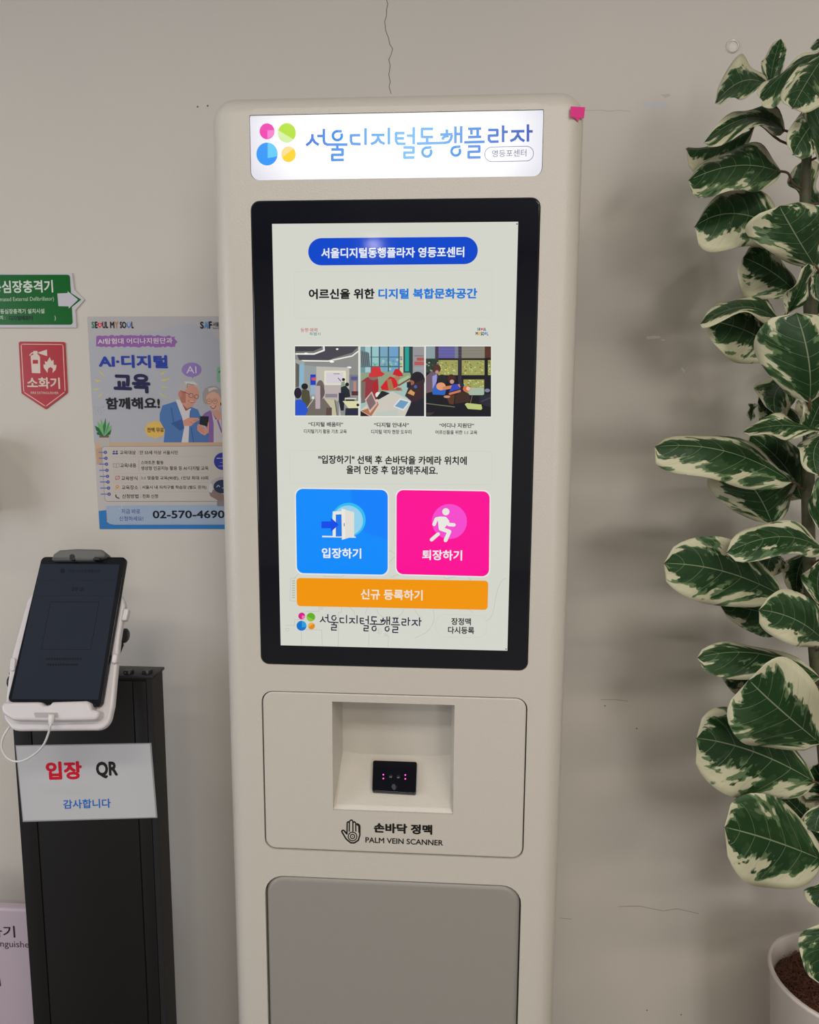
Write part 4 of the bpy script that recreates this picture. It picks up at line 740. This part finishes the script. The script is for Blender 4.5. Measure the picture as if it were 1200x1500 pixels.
# ================================================================== PLANT
def leafmat():
    m = bpy.data.materials.new('variegated_leaf'); m.use_nodes = True; n = m.node_tree.nodes; L = m.node_tree.links; b = n['Principled BSDF']
    def M(op, a, c=None, d=None, clamp=False):
        k = n.new('ShaderNodeMath'); k.operation = op; k.use_clamp = clamp
        for i, v in enumerate((a, c, d)):
            if v is None: continue
            if isinstance(v, (int, float)): k.inputs[i].default_value = v
            else: L.new(v, k.inputs[i])
        return k.outputs[0]
    uv = n.new('ShaderNodeUVMap'); uv.uv_map = 'leaf'; sx = n.new('ShaderNodeSeparateXYZ'); L.new(uv.outputs[0], sx.inputs[0])
    u, v = sx.outputs[0], sx.outputs[1]     # u along midrib 0..1, v across -1..1
    oi = n.new('ShaderNodeObjectInfo'); rnd = oi.outputs['Random']
    av = M('ABSOLUTE', v); side = M('SIGN', v)
    s = M('MULTIPLY_ADD', M('MULTIPLY', av, av), -.13, M('MULTIPLY_ADD', av, -.13, u))                       # constant along a lateral vein
    def noise(scale, sv, detail=2, seed=0.):
        cb = n.new('ShaderNodeCombineXYZ'); L.new(M('MULTIPLY', s, sv), cb.inputs[0]); L.new(M('MULTIPLY_ADD', side, 3.1, M('MULTIPLY', av, 1.5)), cb.inputs[1]); L.new(M('MULTIPLY_ADD', rnd, 37., seed), cb.inputs[2])
        t = n.new('ShaderNodeTexNoise'); t.inputs['Scale'].default_value = scale; t.inputs['Detail'].default_value = detail; L.new(cb.outputs[0], t.inputs['Vector']); return t.outputs['Fac']
    nz = noise(1.5, 4.4, 2.2); nz2 = noise(3.0, 12, 2, 5.)
    # where green gives way to cream
    prof = M('MULTIPLY', M('POWER', M('MULTIPLY', M('SUBTRACT', u, .5), 2), 4), -.45)
    lean = M('MULTIPLY', side, M('MULTIPLY', M('SIGN', M('SUBTRACT', M('FRACT', M('MULTIPLY', rnd, 7.3)), .5)), .13))
    edge = M('ADD', M('MULTIPLY_ADD', nz, 2.9, -.68), M('ADD', lean, M('MULTIPLY_ADD', nz2, .34, -.17))); edge = M('MAXIMUM', M('ADD', edge, prof), M('MULTIPLY_ADD', nz2, .3, .30))
    g = M('MULTIPLY_ADD', M('SUBTRACT', edge, av), 14, .5, True)
    nz3 = noise(2.2, 7.5, 3, 11.); g2 = M('MULTIPLY_ADD', M('SUBTRACT', M('MULTIPLY_ADD', nz3, 2.4, -.75), av), -14, .5, True)   # pale green flecks
    nz4 = noise(1.0, 3.0, 2, 21.)
    def mixc(f, a, c):
        k = n.new('ShaderNodeMix'); k.data_type = 'RGBA'; L.new(f, k.inputs[0])
        for i, x in ((6, a), (7, c)):
            if isinstance(x, tuple): k.inputs[i].default_value = (*x, 1)
            else: L.new(x, k.inputs[i])
        return k.outputs[2]
    dark = mixc(nz4, (.008, .030, .009), (.022, .080, .018)); mid = mixc(nz4, (.09, .17, .075), (.17, .25, .11))
    cream = mixc(nz2, (.60, .57, .36), (.70, .68, .50))
    # green flecks: mid tone only in a band next to the border
    band = M('MULTIPLY_ADD', M('SUBTRACT', M('ADD', edge, -.22), av), 12, .5, True)
    green = mixc(M('MULTIPLY', g2, M('SUBTRACT', 1, M('MULTIPLY', band, .85))), dark, mid)
    col = mixc(g, cream, green)
    # veins
    fr = M('FRACT', M('MULTIPLY_ADD', s, 6.4, 0.2)); ln = M('ABSOLUTE', M('SUBTRACT', fr, .5)); lv = M('MULTIPLY', M('SUBTRACT', .022, ln), 80, None, True)
    lv = M('MULTIPLY', lv, M('LESS_THAN', av, .8)); mv = M('MULTIPLY', M('SUBTRACT', .020, av), 110, None, True)
    vein = M('MAXIMUM', M('MULTIPLY', lv, .42), M('MULTIPLY', mv, .7))
    col = mixc(vein, col, (.36, .42, .24))
    geo = n.new('ShaderNodeNewGeometry'); back = M('MULTIPLY', geo.outputs['Backfacing'], .42)
    col = mixc(back, col, (.19, .22, .12))
    L.new(col, b.inputs['Base Color']); b.inputs['Roughness'].default_value = .46; b.inputs['Specular IOR Level'].default_value = .35
    bp = n.new('ShaderNodeBump'); bp.inputs['Strength'].default_value = .5; bp.inputs['Distance'].default_value = .0012
    L.new(M('ADD', M('MULTIPLY', vein, -1.), M('MULTIPLY', nz2, .3)), bp.inputs['Height']); L.new(bp.outputs['Normal'], b.inputs['Normal'])
    tr = n.new('ShaderNodeBsdfTranslucent'); L.new(col, tr.inputs['Color']); mx = n.new('ShaderNodeMixShader'); mx.inputs[0].default_value = .16
    L.new(b.outputs[0], mx.inputs[1]); L.new(tr.outputs[0], mx.inputs[2]); L.new(mx.outputs[0], n['Material Output'].inputs[0])
    return m
LEAF = leafmat()
STEM = mat('stem_bark', (.085, .085, .04), .6, bump=(120, .6, .003)); PET = mat('petiole_brown', (.11, .06, .035), .5)
TY = .20
plant = empty('potted_plant', (.80, TY, FLOOR), 'tall artificial rubber plant with cream edged leaves in a pale pot', 'plant')
def yp(x, y, Y): return Plane((0, Y, 0), (0, -1, 0)).at(x, y)
def leaf(B, Mi, T_, Lp, Rp, curl=.10, wav=.009, ps_=.62):
    NU, NW = 18, 12; V = []; F = []; UV = []
    c1 = Mi*2-(B+T_)*.5
    mid_ = lambda u: B*(1-u)**2+c1*2*u*(1-u)+T_*u*u
    ph = random.random()*6
    cl_, cr_ = random.uniform(-.08, .10), random.uniform(-.08, .10)
    OL = Lp-mid_(ps_*.85); OR = Rp-mid_(ps_*.85)
    nrm = ((T_-B).cross(OR-OL)).normalized()
    if nrm.y > 0: nrm = -nrm
    for i in range(NU+1):
        u = i/NU
        # obovate outline: narrow rounded base, widest at ps_, blunt tip
        x = u**.92
        w_ = (math.sin(PI*u**1.28))**.43 if 0 < u < 1 else 0
        P0 = mid_(u)
        for j in range(NW+1):
            v = -1+2*j/NW; O = OL if v < 0 else OR; a_ = abs(v)
            P_ = P0+O*(a_*w_)+nrm*(-(curl+(cl_ if v < 0 else cr_))*(OL-OR).length*.5*(a_**2.2)*w_+wav*(1+1.1*(1-u))*math.sin(u*8.5+ph+(2 if v < 0 else 0))*a_**1.6*w_)
            P_ += nrm*(.0012*(1-a_)**3*-1)
            V.append(P_); UV.append((u, v))
    for i in range(NU):
        for j in range(NW):
            a_ = i*(NW+1)+j; F.append((a_, a_+1, a_+NW+2, a_+NW+1))
    # consistent side: normals towards -y (the room)
    me = bpy.data.meshes.new('leaf'); me.from_pydata([tuple(v) for v in V], [], F); me.update()
    ny = sum(p.normal.dot(nrm) for p in me.polygons)
    if ny < 0: me.flip_normals()
    ul = me.uv_layers.new(name='leaf')
    for lp in me.loops: ul.data[lp.index].uv = UV[lp.vertex_index]
    for v in V: pass
    o = link('leaf', me, LEAF, plant, True)
    so = o.modifiers.new('thickness', 'SOLIDIFY'); so.thickness = .0007; so.offset = -1; so.use_rim = True
    return o
TR = [(1192, 120, .2), (1184, 200, .2), (1180, 300, .2), (1186, 420, .2), (1190, 560, .2), (1184, 690, .2), (1186, 830, .2), (1192, 930, .2), (1203, 1060, .2), (1216, 1200, .2), (1230, 1330, .2), (1246, 1440, .2)]
TRP = spline([yp(*t) for t in TR], 5)
tube('trunk', TRP, [.0045+.0055*min(1, i/14) for i in range(len(TRP))], STEM, plant, 10)
def near(P):
    best = min(TRP, key=lambda q: (q-P-Vector((0, 0, -.035))).length); return best
def crops(ox, oy, sc):
    def f(b, m_, t, l, r, Y=(.2, .2, .2, .2, .2), pet=True, curl=.10, wav=.006):
        pts = [yp(ox+p[0]/sc, oy+p[1]/sc, y) for p, y in zip((b, m_, t, l, r), Y)]
        o = leaf(*pts, curl=curl, wav=wav)
        if pet:
            B = pts[0]; N = near(B); d = (pts[0]-pts[1]).normalized()
            if (N-B).length > .012: tube('petiole', spline([B-d*.008, B+d*.012, (B+N)/2+Vector((0, 0, -.004)), N], 4), .0019, PET, plant, 6)
        return o
    return f
D, E_, F_, G = crops(940, 0, 3.75), crops(940, 350, 3.75), crops(940, 700, 3.75), crops(940, 1050, 3.333)
f3 = lambda b, m_, t, l, r: (b, m_, t, l, r)
# leaves, top to bottom: base, middle, tip, one widest edge point, the other; depths
D((700, 470), (560, 440), (405, 565), (545, 325), (560, 520), (.19, .15, .13, .20, .12), curl=.05)
D((705, 470), (725, 340), (765, 212), (660, 330), (785, 345), (.2, .21, .22, .22, .2), curl=.2)
D((985, 290), (830, 360), (650, 535), (745, 400), (815, 500), (.18, .15, .12, .16, .11), curl=-.05)
D((1010, 300), (915, 440), (830, 595), (830, 400), (1030, 520), (.17, .13, .10, .12, .13))
D((790, 720), (590, 645), (345, 780), (610, 570), (580, 720), (.2, .16, .13, .18, .11), curl=.05)
D((620, 700), (440, 790), (245, 815), (400, 770), (430, 930), (.22, .2, .18, .23, .17))
D((770, 945), (530, 905), (258, 990), (560, 780), (520, 1060), (.19, .16, .14, .19, .11), curl=.06)
D((780, 1270), (520, 1170), (292, 1245), (560, 1020), (520, 1370), (.21, .18, .16, .2, .15), curl=.06)
D((960, 1470), (850, 1290), (760, 1130), (650, 1330), (1050, 1210), (.16, .12, .10, .10, .14), curl=.12)
D((985, 640), (910, 720), (835, 850), (850, 640), (980, 800), (.18, .15, .13, .14, .15))
D((985, 1120), (900, 1030), (890, 880), (828, 1040), (985, 940), (.23, .24, .25, .23, .26), pet=False)
E_((850, 290), (720, 180), (560, 100), (760, 50), (610, 310), (.22, .2, .18, .21, .18), curl=.05)
E_((795, 420), (865, 290), (918, 135), (812, 300), (935, 270), (.16, .13, .11, .12, .13))
E_((775, 465), (570, 370), (322, 470), (560, 290), (545, 410), (.19, .16, .13, .2, .13), curl=.05)
E_((720, 600), (570, 500), (350, 445), (650, 400), (540, 680), (.21, .19, .17, .19, .18), curl=.05)
E_((925, 900), (920, 660), (850, 405), (640, 640), (1130, 620), (.13, .09, .09, .10, .10), curl=.06)
E_((850, 770), (745, 830), (740, 965), (645, 790), (850, 890), (.21, .2, .18, .2, .2))
E_((1000, 1060), (790, 1020), (560, 1062), (760, 975), (790, 1085), (.16, .13, .11, .15, .10), curl=.03)
E_((880, 1010), (760, 950), (640, 895), (740, 860), (720, 1030), (.24, .23, .22, .24, .22), pet=False)
E_((600, 1000), (600, 950), (605, 905), (585, 930), (632, 935), (.24, .24, .24, .24, .24), pet=False)
E_((830, 1335), (470, 1165), (72, 1140), (470, 1075), (400, 1330), (.17, .13, .11, .17, .10), curl=.04)
E_((880, 1430), (790, 1250), (600, 1080), (900, 1170), (650, 1330), (.24, .22, .2, .23, .2))
F_((720, 255), (640, 90), (520, -60), (415, 110), (850, 30), (.22, .2, .18, .18, .2), curl=.06)
F_((1010, 400), (770, 320), (468, 410), (720, 235), (800, 430), (.16, .12, .10, .14, .09), curl=.05)
F_((780, 650), (460, 515), (122, 470), (480, 340), (400, 700), (.18, .14, .11, .15, .12), curl=.05)
F_((820, 770), (680, 740), (420, 680), (650, 680), (700, 880), (.22, .21, .2, .22, .21))
F_((905, 420), (860, 520), (860, 640), (770, 500), (920, 540), (.23, .22, .21, .22, .22), pet=False)
F_((760, 430), (720, 420), (690, 520), (640, 430), (800, 480), (.24, .23, .22, .23, .23), pet=False)
F_((1010, 900), (850, 780), (645, 725), (900, 640), (830, 920), (.15, .11, .09, .11, .10), curl=.08)
F_((985, 1100), (660, 965), (305, 988), (600, 905), (640, 1110), (.18, .15, .12, .17, .12), curl=.03)
F_((720, 1080), (560, 1060), (415, 960), (600, 960), (540, 1200), (.21, .2, .19, .2, .2))
F_((985, 1460), (760, 1270), (590, 1110), (900, 1060), (550, 1450), (.15, .10, .08, .09, .09), curl=.06)
G((850, 320), (560, 175), (268, 105), (560, -10), (480, 400), (.18, .15, .13, .15, .14), curl=.05)
G((885, 700), (640, 605), (405, 540), (650, 385), (600, 850), (.17, .14, .12, .14, .13), curl=.05)
G((900, 620), (800, 490), (680, 375), (880, 440), (770, 560), (.22, .21, .2, .21, .2), pet=False)
G((1030, 440), (920, 350), (840, 240), (1050, 250), (800, 400), (.23, .22, .21, .22, .21), pet=False)
G((1000, 980), (900, 1130), (880, 1310), (785, 1100), (1010, 1200), (.15, .12, .10, .11, .12), pet=False)
G((990, 780), (900, 840), (860, 930), (825, 830), (960, 900), (.2, .19, .18, .19, .19), pet=False)
E_((1010, 1070), (950, 1170), (975, 1300), (862, 1150), (1060, 1200), (.17, .15, .13, .14, .15), pet=False)
E_((990, 160), (960, 240), (985, 345), (920, 230), (1050, 260), (.17, .16, .15, .16, .16), pet=False)
D((1010, 260), (985, 235), (940, 275), (960, 225), (1000, 275), (.2, .2, .2, .2, .2), pet=False)
D((985, 900), (1000, 780), (940, 560), (905, 700), (1060, 700), (.17, .16, .15, .15, .16), pet=False)
E_((960, 420), (985, 300), (1040, 140), (915, 280), (1080, 320), (.24, .23, .22, .23, .23), pet=False)
E_((905, 1090), (960, 960), (1010, 850), (880, 930), (1040, 1020), (.16, .15, .13, .14, .15), pet=False)
F_((985, 300), (990, 170), (1030, 0), (925, 110), (1080, 160), (.16, .15, .14, .15, .15), pet=False)
F_((990, 700), (970, 560), (1010, 450), (900, 560), (1060, 600), (.17, .16, .15, .15, .16), pet=False)
G((960, 400), (880, 460), (850, 560), (800, 470), (960, 520), (.19, .17, .16, .17, .16), pet=False)
# the far half of the crown, outside the frame to the right
for i in range(20):
    z0 = .44-i*.062; base = min(TRP, key=lambda q: abs(q.z-z0)); an = (-.9, .2, .9, -.3, .55)[i % 5]+random.uniform(-.2, .2)
    dr = Vector((math.cos(an), math.sin(an)*.75, .12)).normalized(); sd = Vector((-dr.y, dr.x, 0)); ln_ = random.uniform(.15, .2)
    B = base+dr*.035; Mi = B+dr*ln_*.5+Vector((0, 0, .02)); T_ = B+dr*ln_+Vector((0, 0, -.035)); wv = sd*ln_*.33
    if T_.y > WALL-.05: dy_ = Vector((0, T_.y-(WALL-.05), 0)); B = B-dy_*.2; Mi = Mi-dy_*.6; T_ = T_-dy_
    s1 = Mi+wv; s2 = Mi-wv
    for q in (s1, s2): q.y = min(q.y, WALL-.03)
    leaf(B, Mi, T_, s1, s2, curl=.15); tube('petiole', [base, B+dr*.004], .0019, PET, plant, 6)
# pot and coir
PC = Vector((.797, TY, 0)); RZ = -.962; R_ = .122
pot = lathe('pot', [(0, FLOOR+.001), (.085, FLOOR+.001), (.09, FLOOR+.006), (.118, RZ-.01), (R_, RZ-.003), (R_, RZ), (R_-.002, RZ+.0025), (R_-.006, RZ+.0025), (R_-.008, RZ-.001), (R_-.012, RZ-.05), (0, RZ-.052)], PC, POTM, plant, 56)
co = mat('coir_brown', (.060, .022, .013), .9, bump=(160, 1, .01)); cb = bmesh.new()
for i in range(17):
    for j in range(36): 
        r_ = (R_-.012)*i/16; t_ = j*2*PI/36; cb.verts.new((PC.x+r_*math.cos(t_), PC.y+r_*math.sin(t_), RZ-.040+.042*math.exp(-(i/11)**2)+random.uniform(-.003, .003)))
cb.verts.ensure_lookup_table()
for i in range(16):
    for j in range(36): 
        try: cb.faces.new([cb.verts[i*36+j], cb.verts[i*36+(j+1) % 36], cb.verts[(i+1)*36+(j+1) % 36], cb.verts[(i+1)*36+j]])
        except ValueError: pass
coir = frombm('coir', cb, co, plant, True); coir['kind'] = 'stuff'
V = []; F = []
for i in range(2200):
    r_ = (R_-.016)*math.sqrt(random.random()); t_ = random.random()*6.28; P_ = Vector((PC.x+r_*math.cos(t_), PC.y+r_*math.sin(t_), RZ-.038+.042*math.exp(-(r_/.08)**2)))
    d = random.random()*6.28; prev = P_
    for k in range(4):
        nx = prev+Vector((math.cos(d)*.006, math.sin(d)*.006, random.uniform(-.001, .0022))); d += random.uniform(-.7, .7)
        if (nx-Vector((PC.x, PC.y, nx.z))).length > R_-.014: break
        s_ = Vector((-math.sin(d), math.cos(d), .4))*.0006; b0 = len(V); V += [prev-s_, prev+s_, nx+s_, nx-s_]; F.append((b0, b0+1, b0+2, b0+3)); prev = nx
fb = mesh('coir_fibre', V, F, mat('coir_strand', (.15, .055, .030), .8), plant); fb['kind'] = 'stuff'
tube('trunk_base', [TRP[-1], Vector((PC.x+.0, TY, RZ-.03))], [.010, .012], STEM, plant, 10)
